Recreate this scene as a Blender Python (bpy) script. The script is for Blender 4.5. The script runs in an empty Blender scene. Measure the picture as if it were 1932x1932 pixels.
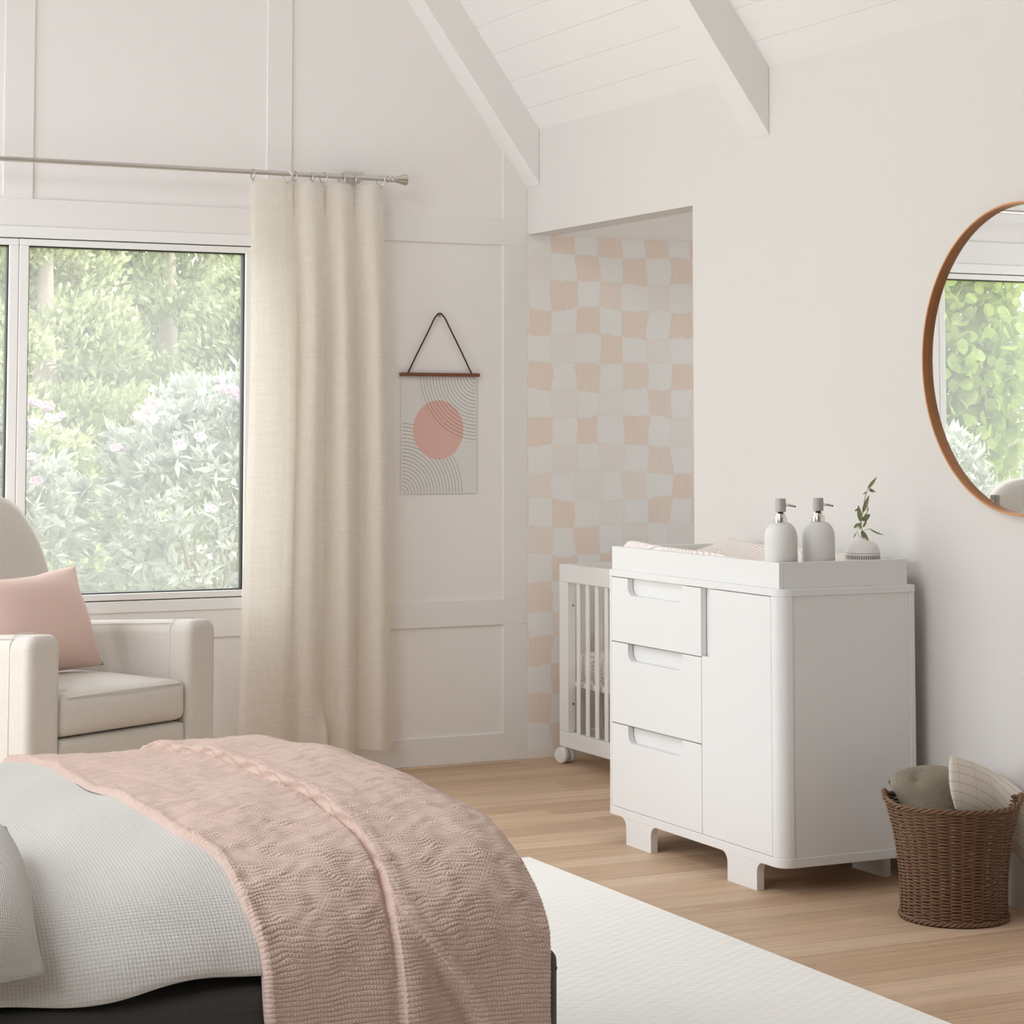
import bpy, bmesh, math, random
import numpy as np
from mathutils import Vector, Matrix
random.seed(7); np.random.seed(7)
S = bpy.context.scene
COL = S.collection
PI = math.pi

# ------------------------------------------------------------------ helpers
LOC = {}
def tag(o, label=None, cat=None, group=None, kind=None):
    if label: o['label'] = label
    if cat: o['category'] = cat
    if group: o['group'] = group
    if kind: o['kind'] = kind
    return o
def thing(name, label, cat, loc=(0, 0, 0), rz=0.0, group=None):
    o = bpy.data.objects.new(name, None); COL.objects.link(o)
    o.empty_display_size = .05
    o.location = loc; o.rotation_euler = (0, 0, rz)
    tag(o, label, cat, group); LOC[o.name] = (Vector(loc), rz)
    return o
class MB:
    def __init__(s): s.v = []; s.f = []; s.uv = None
    def add(s, vs, fs):
        n = len(s.v); s.v += [tuple(p) for p in vs]; s.f += [tuple(i + n for i in f) for f in fs]; return s
    def box(s, x0, x1, y0, y1, z0, z1):
        v = [(x, y, z) for z in (z0, z1) for y in (y0, y1) for x in (x0, x1)]
        return s.add(v, [(0, 2, 3, 1), (4, 5, 7, 6), (0, 1, 5, 4), (2, 6, 7, 3), (0, 4, 6, 2), (1, 3, 7, 5)])
    def prism(s, poly, axis, a, b):
        """poly: list of 2D points, extruded along axis from a to b. axis x: (y,z); y: (x,z); z: (x,y)"""
        def p3(p, t):
            return (t, p[0], p[1]) if axis == 'x' else ((p[0], t, p[1]) if axis == 'y' else (p[0], p[1], t))
        n = len(poly)
        v = [p3(p, a) for p in poly] + [p3(p, b) for p in poly]
        f = [tuple(range(n)), tuple(range(2 * n - 1, n - 1, -1))]
        f += [(i, i + n, (i + 1) % n + n, (i + 1) % n) for i in range(n)]
        return s.add(v, f)
    def lathe(s, prof, c=(0, 0, 0), n=32, axis='z', caps=True):
        v = []; m = len(prof)
        for r, h in prof:
            for k in range(n):
                a = 2 * PI * k / n; p = (r * math.cos(a), r * math.sin(a), h)
                if axis == 'x': p = (p[2], p[0], p[1])
                if axis == 'y': p = (p[0], p[2], p[1])
                v.append((p[0] + c[0], p[1] + c[1], p[2] + c[2]))
        f = [(i * n + k, i * n + (k + 1) % n, (i + 1) * n + (k + 1) % n, (i + 1) * n + k) for i in range(m - 1) for k in range(n)]
        if caps: f += [tuple(range(n - 1, -1, -1)), tuple(range((m - 1) * n, m * n))]
        return s.add(v, f)
    def tube(s, pts, r, n=8, closed=False):
        pts = [Vector(p) for p in pts]; m = len(pts); v = []
        rr = r if hasattr(r, '__len__') else [r] * m
        up = None
        for i in range(m):
            if closed: t = pts[(i + 1) % m] - pts[i - 1]
            else: t = pts[min(i + 1, m - 1)] - pts[max(i - 1, 0)]
            t.normalize()
            if up is None: up = Vector((0, 0, 1)) if abs(t.z) < .9 else Vector((1, 0, 0))
            a = t.cross(up); a.normalize(); b = a.cross(t); up = b
            for k in range(n):
                q = 2 * PI * k / n; v.append(pts[i] + (a * math.cos(q) + b * math.sin(q)) * rr[i])
        e = m if closed else m - 1
        f = [(i * n + k, i * n + (k + 1) % n, ((i + 1) % m) * n + (k + 1) % n, ((i + 1) % m) * n + k) for i in range(e) for k in range(n)]
        if not closed: f += [tuple(range(n - 1, -1, -1)), tuple(range((m - 1) * n, m * n))]
        return s.add(v, f)
    def grid(s, P, uv=None):
        P = np.asarray(P); a, b = P.shape[:2]
        s.add(P.reshape(-1, 3).tolist(), [(i * b + j, i * b + j + 1, (i + 1) * b + j + 1, (i + 1) * b + j) for i in range(a - 1) for j in range(b - 1)])
        if uv is not None: s.uv = np.asarray(uv).reshape(-1, 2)
        return s
    def build_core(s, x, y, H, R, rng):
        pr = [(max(.02, R * .11 * (1 - h) ** .5 * (.85 + .3 * rng.uniform())), GZ + H * (.04 + .72 * h)) for h in np.linspace(0, 1, 16)]
        return s.lathe(pr, (x, y, 0), 14)
    def build(s, name, mat, parent=None, world=True, smooth=False, bevel=0, seg=2, org=None, solid=0, sub=0, angle=40, wn=False):
        me = bpy.data.meshes.new(name)
        vs = s.v
        if parent is not None and world:
            L, rz = LOC[parent.name]; ca, sa = math.cos(-rz), math.sin(-rz)
            vs = [((p[0] - L.x) * ca - (p[1] - L.y) * sa, (p[0] - L.x) * sa + (p[1] - L.y) * ca, p[2] - L.z) for p in vs]
        if org is not None: vs = [(p[0] - org[0], p[1] - org[1], p[2] - org[2]) for p in vs]
        me.from_pydata([tuple(map(float, p)) for p in vs], [], s.f)
        if s.uv is not None:
            l = me.uv_layers.new(name='UVMap')
            li = np.zeros(len(me.loops), dtype=np.int32); me.loops.foreach_get('vertex_index', li)
            l.data.foreach_set('uv', s.uv[li].astype(np.float32).ravel())
        bm = bmesh.new(); bm.from_mesh(me); bmesh.ops.recalc_face_normals(bm, faces=bm.faces[:]); bm.to_mesh(me); bm.free()
        o = bpy.data.objects.new(name, me); COL.objects.link(o)
        if mat: me.materials.append(mat)
        if parent is not None: o.parent = parent; LOC[o.name] = LOC.get(parent.name, (Vector((0, 0, 0)), 0))
        if org is not None: o.location = org
        if bevel:
            m = o.modifiers.new('bevel', 'BEVEL'); m.width = bevel; m.segments = seg; m.limit_method = 'ANGLE'; m.angle_limit = math.radians(angle)
        if bevel or wn:
            m = o.modifiers.new('wn', 'WEIGHTED_NORMAL'); m.keep_sharp = True; m.weight = 50
        if solid:
            m = o.modifiers.new('solid', 'SOLIDIFY'); m.thickness = solid; m.offset = 0
        if sub:
            m = o.modifiers.new('sub', 'SUBSURF'); m.levels = sub; m.render_levels = sub
        if smooth or bevel:
            me.polygons.foreach_set('use_smooth', [True] * len(me.polygons))
            if not smooth:
                try: me.set_sharp_from_angle(angle=math.radians(35))
                except Exception: pass
        return o
def struct(name, mb, mat, label, **k):
    o = mb.build(name, mat, **k); tag(o, label, 'room', kind='structure'); return o
def rrect(x0, x1, y0, y1, r, n=6, corners=(1, 1, 1, 1)):
    """rounded rectangle polygon; corners order: (x0,y0),(x1,y0),(x1,y1),(x0,y1)"""
    out = []
    for k, (cx, cy, a0) in enumerate(((x0, y0, PI), (x1, y0, 1.5 * PI), (x1, y1, 0), (x0, y1, .5 * PI))):
        if not corners[k]: out.append((cx, cy)); continue
        ox = cx + (r if cx == x0 else -r); oy = cy + (r if cy == y0 else -r)
        for i in range(n + 1):
            a = a0 + .5 * PI * i / n; out.append((ox + r * math.cos(a), oy + r * math.sin(a)))
    return out
def catmull(pts, n):
    P = np.array([2 * np.array(pts[0]) - np.array(pts[1])] + [np.array(p) for p in pts] + [2 * np.array(pts[-1]) - np.array(pts[-2])], float)
    out = []; m = len(pts) - 1
    for q in np.linspace(0, m, n):
        i = min(int(q), m - 1); t = q - i
        a, b, c, d = P[i:i + 4]
        out.append(.5 * ((2 * b) + (-a + c) * t + (2 * a - 5 * b + 4 * c - d) * t * t + (-a + 3 * b - 3 * c + d) * t ** 3))
    return np.array(out)
def patch(G, na, nb):
    """interpolating bicubic surface through a grid of 3D points"""
    G = [[np.array(p, float) for p in r] for r in G]
    rows = [catmull(r, nb) for r in G]
    return np.array([catmull([rows[i][j] for i in range(len(rows))], na) for j in range(nb)]).transpose(1, 0, 2)
def gnormals(P):
    du = np.gradient(P, axis=0); dv = np.gradient(P, axis=1); n = np.cross(du, dv)
    return n / (np.linalg.norm(n, axis=2, keepdims=True) + 1e-9)
def sstep(a, b, x):
    t = np.clip((x - a) / (b - a), 0, 1); return t * t * (3 - 2 * t)

# ------------------------------------------------------------------ camera model (measured from the photograph's vanishing lines)
FPX, PX, PY, PITCH, YAW, EYE = 4155.0, 966.0, 516.0, math.atan(290 / 4155.0), math.radians(25.8836), 1.31
def at(u, v, x=None, y=None, z=None):
    c, s = math.cos(PITCH), math.sin(PITCH); r, up, w = (u - PX) / FPX, -(v - PY) / FPX, 1.0
    l0, l1, l2 = r, w * c - up * s, w * s + up * c
    cy, sy = math.cos(YAW), math.sin(YAW)
    d = np.array([l0 * cy + l1 * sy, -l0 * sy + l1 * cy, l2])
    t = x / d[0] if x is not None else (y / d[1] if y is not None else (z - EYE) / d[2])
    return np.array([0, 0, EYE]) + t * d
cam = bpy.data.cameras.new('camera'); camo = bpy.data.objects.new('camera', cam); COL.objects.link(camo)
camo.location = (0, 0, EYE); camo.rotation_euler = (PI / 2 + PITCH, 0, -YAW)
cam.sensor_fit = 'HORIZONTAL'; cam.sensor_width = 36; cam.lens = 36 * FPX / 1932
cam.shift_x = (966 - PX) / 1932; cam.shift_y = -(966 - PY) / 1932
cam.clip_start = .05; cam.clip_end = 300
S.camera = camo

# ------------------------------------------------------------------ materials
def lin(r, g, b):
    f = lambda c: (c / 255) / 12.92 if c / 255 <= .04045 else ((c / 255 + .055) / 1.055) ** 2.4
    return (f(r), f(g), f(b), 1)
class NT:
    def __init__(s, name):
        s.m = bpy.data.materials.new(name); s.m.use_nodes = True; s.t = s.m.node_tree; s.n = s.t.nodes
        s.b = s.n['Principled BSDF']; s.out = s.n['Material Output']
    def node(s, ty, **k):
        o = s.n.new(ty)
        for a, b in k.items(): setattr(o, a, b)
        return o
    def lk(s, a, b): s.t.links.new(a, b)
    def val(s, x, sock):
        if isinstance(x, (int, float)): sock.default_value = x
        elif isinstance(x, tuple): sock.default_value = x
        else: s.lk(x, sock)
    def math(s, op, a, b=0.0, c=0.0, clamp=False):
        o = s.node('ShaderNodeMath', operation=op, use_clamp=clamp)
        s.val(a, o.inputs[0]); s.val(b, o.inputs[1])
        if len(o.inputs) > 2: s.val(c, o.inputs[2])
        return o.outputs[0]
    def mix(s, f, a, b, blend='MIX'):
        o = s.node('ShaderNodeMix', data_type='RGBA', blend_type=blend)
        s.val(f, o.inputs[0]); s.val(a, o.inputs[6]); s.val(b, o.inputs[7]); return o.outputs[2]
    def coord(s, kind='Object'): return s.node('ShaderNodeTexCoord').outputs[kind]
    def xyz(s, v):
        o = s.node('ShaderNodeSeparateXYZ'); s.lk(v, o.inputs[0]); return o.outputs
    def comb(s, x, y, z=0.0):
        o = s.node('ShaderNodeCombineXYZ'); s.val(x, o.inputs[0]); s.val(y, o.inputs[1]); s.val(z, o.inputs[2]); return o.outputs[0]
    def mapping(s, v, scale=(1, 1, 1), rot=(0, 0, 0)):
        o = s.node('ShaderNodeMapping'); s.lk(v, o.inputs[0]); o.inputs['Scale'].default_value = scale; o.inputs['Rotation'].default_value = rot; return o.outputs[0]
    def noise(s, v, scale, detail=3, rough=.5, dist=0):
        o = s.node('ShaderNodeTexNoise'); s.lk(v, o.inputs['Vector']); o.inputs['Scale'].default_value = scale
        o.inputs['Detail'].default_value = detail; o.inputs['Roughness'].default_value = rough; o.inputs['Distortion'].default_value = dist; return o
    def white(s, v):
        o = s.node('ShaderNodeTexWhiteNoise', noise_dimensions='3D'); s.lk(v, o.inputs['Vector']); return o.outputs
    def ramp(s, f, stops):
        o = s.node('ShaderNodeValToRGB'); s.lk(f, o.inputs[0]); e = o.color_ramp.elements
        while len(e) < len(stops): e.new(.5)
        for q, (p, c) in zip(e, stops): q.position = p; q.color = c
        return o.outputs[0]
    def bump(s, h, dist, strength=1.0):
        o = s.node('ShaderNodeBump'); s.val(h, o.inputs['Height']); o.inputs['Distance'].default_value = dist; o.inputs['Strength'].default_value = strength
        s.lk(o.outputs[0], s.b.inputs['Normal']); return o
    def set(s, color=None, rough=None, metal=None, spec=None, sheen=None):
        if color is not None: s.val(color, s.b.inputs['Base Color'])
        if rough is not None: s.val(rough, s.b.inputs['Roughness'])
        if metal is not None: s.b.inputs['Metallic'].default_value = metal
        if spec is not None: s.b.inputs['Specular IOR Level'].default_value = spec
        if sheen is not None: s.b.inputs['Sheen Weight'].default_value = sheen
        return s.m
def paint(name, c, rough=.6, var=.02, bump=.0003, scale=14, spec=.3):
    n = NT(name); v = n.coord(); q = n.noise(v, scale, 4)
    c2 = tuple(x * (1 - var) for x in c[:3]) + (1,)
    col = n.mix(q.outputs[0], c2, c)
    q2 = n.noise(v, 160, 2); n.bump(q2.outputs[0], bump, .4)
    return n.set(col, rough, spec=spec)
def fabric(name, c, c2, sx=900, sy=300, rough=.9, bump=.0006, mottled=.35, sheen=.15):
    n = NT(name); v = n.coord()
    a = n.noise(n.mapping(v, (sy, sy, sx)), 1.0, 2).outputs[0]
    b = n.noise(n.mapping(v, (sx, sx, sy)), 1.0, 2).outputs[0]
    f = n.math('MULTIPLY', n.math('ADD', a, b), .5)
    f = n.math('MULTIPLY_ADD', n.math('SUBTRACT', f, .5), 1.6, .5, clamp=True)
    n.bump(f, bump, .7)
    big = n.noise(v, 5, 3).outputs[0]
    f2 = n.math('MULTIPLY_ADD', big, mottled * .4, n.math('MULTIPLY', f, 1 - mottled * .4))
    return n.set(n.mix(f2, c2, c), rough, spec=.15, sheen=sheen)
def wood(name, c1, c2, scale=(3, 40, 40), rough=.45):
    n = NT(name); v = n.coord(); q = n.noise(n.mapping(v, scale), 1.0, 5, .6, .6)
    n.bump(q.outputs[0], .0004, .5)
    return n.set(n.mix(q.outputs[0], c1, c2), rough, spec=.35)
def metal(name, c, rough=.25):
    n = NT(name); q = n.noise(n.coord(), 60, 2); n.lk(n.math('MULTIPLY_ADD', q.outputs[0], .08, rough - .04), n.b.inputs['Roughness'])
    return n.set(c, metal=1.0)

M = {}
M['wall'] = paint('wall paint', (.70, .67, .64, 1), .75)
M['panel'] = paint('panel paint', (.83, .80, .775, 1), .7)
M['alc'] = paint('alcove paint', (.88, .87, .85, 1), .7)
M['trim'] = paint('trim paint', (.81, .785, .76, 1), .55)
M['ceil'] = paint('ceiling paint', (.80, .775, .75, 1), .6)
M['frame'] = paint('window frame white', (.84, .83, .81, 1), .4)
M['gasket'] = paint('black glazing seal', (.02, .02, .018, 1), .6)
M['white'] = paint('white lacquer', (.755, .75, .74, 1), .38, .008, .0001, 6, .4)
M['crib'] = paint('crib white lacquer', (.83, .82, .80, 1), .42, .01, .0001, 6, .4)
M['gap'] = paint('dark gap shade and legs', (.05, .045, .04, 1), .8)  # near-black for the painted gap shade, legs and swivel base
M['castor'] = paint('castor plastic', (.78, .765, .74, 1), .45)
M['screw'] = metal('screw metal', (.25, .23, .2, 1), .4)
M['nickel'] = metal('brushed nickel', (.60, .575, .545, 1), .3)
M['steel'] = metal('polished steel', (.85, .83, .80, 1), .15)
M['grey'] = paint('matte grey plastic', (.47, .445, .42, 1), .6)
M['ceramic'] = paint('matte grey ceramic', (.74, .72, .70, 1), .5, .015)
M['black'] = paint('black rubber', (.015, .014, .013, 1), .5)
M['chairf'] = fabric('armchair weave', (.69, .65, .60, 1), (.50, .455, .405, 1), 700, 90, mottled=.15)
M['piping'] = fabric('armchair piping', (.78, .75, .71, 1), (.62, .58, .53, 1), 700, 200)
M['pink'] = fabric('blush cushion linen', (.68, .50, .44, 1), (.62, .445, .39, 1), 900, 500, bump=.0003)
M['frameg'] = fabric('charcoal upholstery', (.075, .067, .06, 1), (.045, .04, .036, 1), 700, 400)
M['taupe'] = None
M['walnut'] = wood('walnut', (.10, .04, .022, 1), (.26, .105, .055, 1), (60, 8, 60))
M['cord'] = wood('dark cord', (.03, .011, .006, 1), (.065, .022, .012, 1), (200, 200, 900), .8)
M['oak'] = wood('mirror frame wood', (.50, .20, .07, 1), (.70, .33, .135, 1), (30, 8, 8), .4)
M['wicker'] = None
M['bark'] = wood('bark', (.15, .125, .10, 1), (.24, .20, .165, 1), (30, 30, 8), .9)

def m_curtain():
    n = NT('curtain linen'); v = n.coord()
    a = n.noise(n.mapping(v, (14, 14, 420)), 1, 3, .7).outputs[0]; b = n.noise(n.mapping(v, (420, 420, 14)), 1, 3, .7).outputs[0]
    f = n.math('MULTIPLY_ADD', n.math('ADD', a, b), 1.5, -1.0, clamp=True)
    col = n.mix(f, (.80, .735, .65, 1), (.93, .895, .84, 1))
    n.set(col, .9, spec=.1, sheen=.1); n.bump(f, .0005, .6)
    t = n.node('ShaderNodeBsdfTranslucent'); n.lk(col, t.inputs[0])
    mx = n.node('ShaderNodeMixShader'); mx.inputs[0].default_value = .5
    n.lk(n.b.outputs[0], mx.inputs[1]); n.lk(t.outputs[0], mx.inputs[2]); n.lk(mx.outputs[0], n.out.inputs[0]); return n.m
M['curtain'] = m_curtain()
def m_glass():
    n = NT('window glass with garden haze'); q = n.noise(n.coord(), 3, 3)
    tr = n.node('ShaderNodeBsdfTransparent'); tr.inputs[0].default_value = (.97, .98, .96, 1)
    tl = n.node('ShaderNodeBsdfTranslucent'); tl.inputs[0].default_value = (.9, .89, .87, 1)
    gl = n.node('ShaderNodeBsdfGlossy'); gl.inputs['Roughness'].default_value = .02
    fr = n.node('ShaderNodeFresnel'); fr.inputs[0].default_value = 1.3
    m1 = n.node('ShaderNodeMixShader'); n.lk(n.math('MULTIPLY_ADD', q.outputs[0], .04, HAZE), m1.inputs[0])
    n.lk(tr.outputs[0], m1.inputs[1]); n.lk(tl.outputs[0], m1.inputs[2])
    m2 = n.node('ShaderNodeMixShader'); n.lk(n.math('MULTIPLY', fr.outputs[0], .5), m2.inputs[0])
    n.lk(m1.outputs[0], m2.inputs[1]); n.lk(gl.outputs[0], m2.inputs[2]); n.lk(m2.outputs[0], n.out.inputs[0]); return n.m
HAZE = .17  # translucent share of the pane, stands in for haze over the garden
M['glass'] = m_glass()
def m_floor():
    n = NT('oak floor boards'); v = n.coord(); X, Y, Z = n.xyz(v)
    W, L = .1025, 2.6
    r = n.math('DIVIDE', n.math('SUBTRACT', Y, 4.494 - 60 * W), W); row = n.math('FLOOR', r); fy = n.math('FRACT', r)
    off = n.white(n.comb(row, 3.0, 1.0))[0]
    q = n.math('ADD', n.math('DIVIDE', X, L), n.math('MULTIPLY', off, 7.0)); bid = n.math('FLOOR', q); fx = n.math('FRACT', q)
    wn = n.white(n.comb(row, bid, 5.0))
    shift = n.math('MULTIPLY', wn[0], 40.0)
    gv = n.comb(n.math('ADD', X, shift), n.math('ADD', Y, shift), Z)
    grain = n.noise(n.mapping(gv, (2.2, 110, 1)), 1.0, 6, .65, .3).outputs[0]
    fine = n.noise(n.mapping(gv, (9, 420, 1)), 1.0, 3, .6).outputs[0]
    soft = n.noise(n.mapping(gv, (.9, 16, 1)), 1.0, 3, .5).outputs[0]
    tone = n.ramp(wn[0], [(0, (.47, .315, .20, 1)), (.3, (.51, .35, .23, 1)), (.65, (.56, .395, .265, 1)), (1, (.63, .465, .325, 1))])
    g = n.math('MULTIPLY_ADD', n.math('SUBTRACT', grain, .5), .95, n.math('MULTIPLY', n.math('SUBTRACT', fine, .5), .55))
    g = n.math('ADD', g, n.math('MULTIPLY', n.math('SUBTRACT', soft, .5), .4))
    br = n.math('ADD', 1.0, g)
    col = n.mix(1.0, tone, n.comb(br, br, br), 'MULTIPLY')
    d1 = n.math('MINIMUM', fy, n.math('SUBTRACT', 1.0, fy)); s1 = n.math('LESS_THAN', d1, .008)
    d2 = n.math('MULTIPLY', n.math('MINIMUM', fx, n.math('SUBTRACT', 1.0, fx)), L / W); s2 = n.math('LESS_THAN', d2, .006)
    seam = n.math('MAXIMUM', s1, n.math('MULTIPLY', s2, .5))
    col = n.mix(n.math('MULTIPLY', seam, .6), col, (.16, .09, .05, 1))
    h = n.math('SUBTRACT', n.math('MULTIPLY', grain, .4), seam)
    n.bump(h, .0006, .5)
    return n.set(col, n.math('MULTIPLY_ADD', grain, .12, .5), spec=.35)
M['floor'] = m_floor()
def m_wallpaper():
    n = NT('painted check wallpaper'); v = n.coord(); X, Y, Z = n.xyz(v)
    P = .110
    wob = n.noise(n.mapping(v, (5, 1, 5)), 1, 2).outputs[0]; wob2 = n.noise(n.mapping(v, (6, 9, 6)), 1, 2).outputs[0]
    rag = n.noise(n.mapping(v, (70, 1, 14)), 1, 4, .7).outputs[0]
    rag2 = n.noise(n.mapping(v, (12, 1, 60)), 1, 4, .7).outputs[0]
    a = n.math('ADD', n.math('DIVIDE', n.math('SUBTRACT', X, 3.912), P), n.math('ADD', n.math('MULTIPLY_ADD', wob, .7, -.35), n.math('MULTIPLY_ADD', rag2, .12, -.06)))
    b = n.math('ADD', n.math('DIVIDE', n.math('SUBTRACT', Z, .03), P), n.math('ADD', n.math('MULTIPLY_ADD', wob2, .6, -.3), n.math('MULTIPLY_ADD', rag, .26, -.13)))
    ia, ib = n.math('FLOOR', a), n.math('FLOOR', b); fa, fb = n.math('FRACT', a), n.math('FRACT', b)
    w = n.white(n.comb(ia, ib, 2.0))
    par = n.math('MODULO', n.math('ADD', n.math('ADD', ia, ib), 200.0), 2.0)
    par = n.math('GREATER_THAN', par, .5)
    st = n.math('MULTIPLY', par, n.ramp(w[0], [(0, (.1, .1, .1, 1)), (.3, (.35, .35, .35, 1)), (.5, (.7, .7, .7, 1)), (.62, (1, 1, 1, 1))]))
    brush = n.noise(n.mapping(v, (90, 1, 7)), 1, 4, .6).outputs[0]
    st = n.math('MULTIPLY', st, n.math('MULTIPLY_ADD', brush, .9, .45, clamp=True))
    da = n.math('MINIMUM', fa, n.math('SUBTRACT', 1.0, fa)); db = n.math('MINIMUM', fb, n.math('SUBTRACT', 1.0, fb))
    edge = n.math('LESS_THAN', n.math('MINIMUM', da, db), .045)
    ew = n.math('MULTIPLY', edge, n.math('MULTIPLY', n.math('MULTIPLY_ADD', n.white(n.comb(ia, ib, 9.0))[0], .5, .0), .5))
    base = n.mix(n.noise(v, 9, 3).outputs[0], (.84, .83, .80, 1), (.865, .85, .83, 1))
    col = n.mix(st, base, (.84, .715, .625, 1))
    col = n.mix(ew, col, (.76, .65, .56, 1))
    return n.set(col, .8, spec=.2)
M['paper'] = m_wallpaper()
def m_rug():
    n = NT('cream tufted rug'); v = n.coord(); X, Y, Z = n.xyz(v)
    sx = n.math('SINE', n.math('MULTIPLY', X, 2 * PI / .060)); wob = n.noise(v, 20, 3).outputs[0]
    sy = n.math('SINE', n.math('ADD', n.math('MULTIPLY', Y, 2 * PI / .036), n.math('MULTIPLY', wob, 1.6)))
    h = n.math('ADD', n.math('MULTIPLY', n.math('MULTIPLY', sx, sy), .5), n.math('MULTIPLY', n.noise(v, 260, 2).outputs[0], .5))
    n.bump(h, .0028, .6)
    col = n.mix(n.math('MULTIPLY_ADD', n.math('MULTIPLY', sx, sy), .5, .5), (.86, .845, .80, 1), (.90, .89, .86, 1))
    return n.set(col, .95, spec=.1, sheen=.2)
M['rug'] = m_rug()
def m_knit():
    n = NT('blush cable knit'); v = n.coord('UV')
    q = n.noise(n.mapping(v, (900, 900, 1)), 1, 2).outputs[0]; n.bump(q, .0006, .5)
    col = n.mix(n.math('MULTIPLY_ADD', n.noise(v, 7, 3).outputs[0], .5, .25), (.64, .485, .415, 1), (.68, .525, .455, 1))
    return n.set(col, .92, spec=.1, sheen=.1)
M['knit'] = m_knit()
def m_quilt(name, c, c2, uv=True):
    n = NT(name); U, V, _ = n.xyz(n.coord('UV')); k = 2 * PI / .0125
    wob = n.noise(n.mapping(n.coord('UV'), (30, 30, 1)), 1, 3).outputs[0]
    a = n.math('ADD', n.math('MULTIPLY', n.math('ADD', U, V), k), n.math('MULTIPLY', wob, 2.0)); b = n.math('MULTIPLY', n.math('SUBTRACT', U, V), k)
    h = n.math('MULTIPLY', n.math('SINE', a), n.math('SINE', b))
    h = n.math('MULTIPLY_ADD', h, .5, .5); h = n.math('ADD', h, n.math('MULTIPLY', n.noise(n.coord('UV'), 500, 2).outputs[0], .4))
    n.bump(h, .0012, .7)
    return n.set(n.mix(n.math('MULTIPLY', h, .7), c2, c), .92, spec=.12, sheen=.15)
M['quilt'] = m_quilt('grey woven quilt', (.63, .61, .58, 1), (.55, .53, .495, 1))
M['pillow'] = m_quilt('grey woven pillow cover', (.63, .61, .58, 1), (.54, .52, .485, 1))
def m_hatch():
    """white cotton printed with patches of short parallel blush strokes"""
    n = NT('hatched cotton print'); v = n.coord('UV')
    vo = n.node('ShaderNodeTexVoronoi'); n.lk(v, vo.inputs['Vector']); vo.inputs['Scale'].default_value = 11
    col = n.xyz(vo.outputs['Color']); ang = n.math('MULTIPLY', col[0], PI)
    U, V, _ = n.xyz(v)
    t = n.math('ADD', n.math('MULTIPLY', U, n.math('COSINE', ang)), n.math('MULTIPLY', V, n.math('SINE', ang)))
    wob = n.noise(v, 60, 2).outputs[0]
    st = n.math('SINE', n.math('ADD', n.math('MULTIPLY', t, 2 * PI / .0125), n.math('MULTIPLY', wob, 1.6)))
    line = n.math('GREATER_THAN', st, .5)
    line = n.math('MULTIPLY', line, .8)
    c = n.mix(line, (.84, .815, .79, 1), n.mix(col[1], (.60, .42, .36, 1), (.66, .50, .42, 1)))
    n.bump(n.noise(v, 900, 2).outputs[0], .0003, .5)
    return n.set(c, .9, spec=.15)
M['hatch'] = m_hatch()
def m_taupe():
    n = NT('taupe corduroy'); U, V, _ = n.xyz(n.coord('UV'))
    wob = n.noise(n.coord('UV'), 30, 3).outputs[0]
    s = n.math('SINE', n.math('ADD', n.math('MULTIPLY', n.math('ADD', V, n.math('MULTIPLY', U, .5)), 2 * PI / .0062), n.math('MULTIPLY', wob, 1.5)))
    n.bump(s, .0012, .8)
    return n.set(n.mix(n.math('MULTIPLY_ADD', s, .3, .5), (.38, .32, .24, 1), (.48, .41, .32, 1)), .9, spec=.15, sheen=.25)
M['taupe'] = m_taupe()
def m_gridcloth():
    n = NT('cream windowpane linen'); U, V, _ = n.xyz(n.coord('UV'))
    w1 = n.noise(n.coord('UV'), 9, 2).outputs[0]
    v = n.math('FRACT', n.math('DIVIDE', n.math('ADD', V, n.math('MULTIPLY', w1, .006)), .034)); u = n.math('FRACT', n.math('DIVIDE', n.math('ADD', U, n.math('MULTIPLY', w1, .006)), .046))
    l1 = n.math('LESS_THAN', n.math('ABSOLUTE', n.math('SUBTRACT', v, .5)), .030); l2 = n.math('MULTIPLY', n.math('LESS_THAN', n.math('ABSOLUTE', n.math('SUBTRACT', u, .5)), .018), .45)
    nn = n.noise(n.mapping(n.coord('UV'), (300, 300, 1)), 1, 3).outputs[0]
    col = n.mix(n.math('MAXIMUM', l1, l2), n.mix(nn, (.66, .60, .52, 1), (.72, .66, .58, 1)), (.40, .335, .26, 1))
    n.bump(n.math('SUBTRACT', nn, n.math('MULTIPLY', l1, .8)), .0009, .6)
    return n.set(col, .92, spec=.12)
M['gridcloth'] = m_gridcloth()
def m_wicker():
    n = NT('brown willow'); v = n.coord(); q = n.noise(n.mapping(v, (30, 30, 160)), 1, 3).outputs[0]; w = n.noise(v, 14, 2).outputs[0]
    col = n.mix(q, (.105, .054, .028, 1), (.235, .135, .075, 1)); col = n.mix(n.math('MULTIPLY', w, .35), col, (.18, .092, .048, 1))
    return n.set(col, .5, spec=.35)
M['wicker'] = m_wicker()
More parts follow.
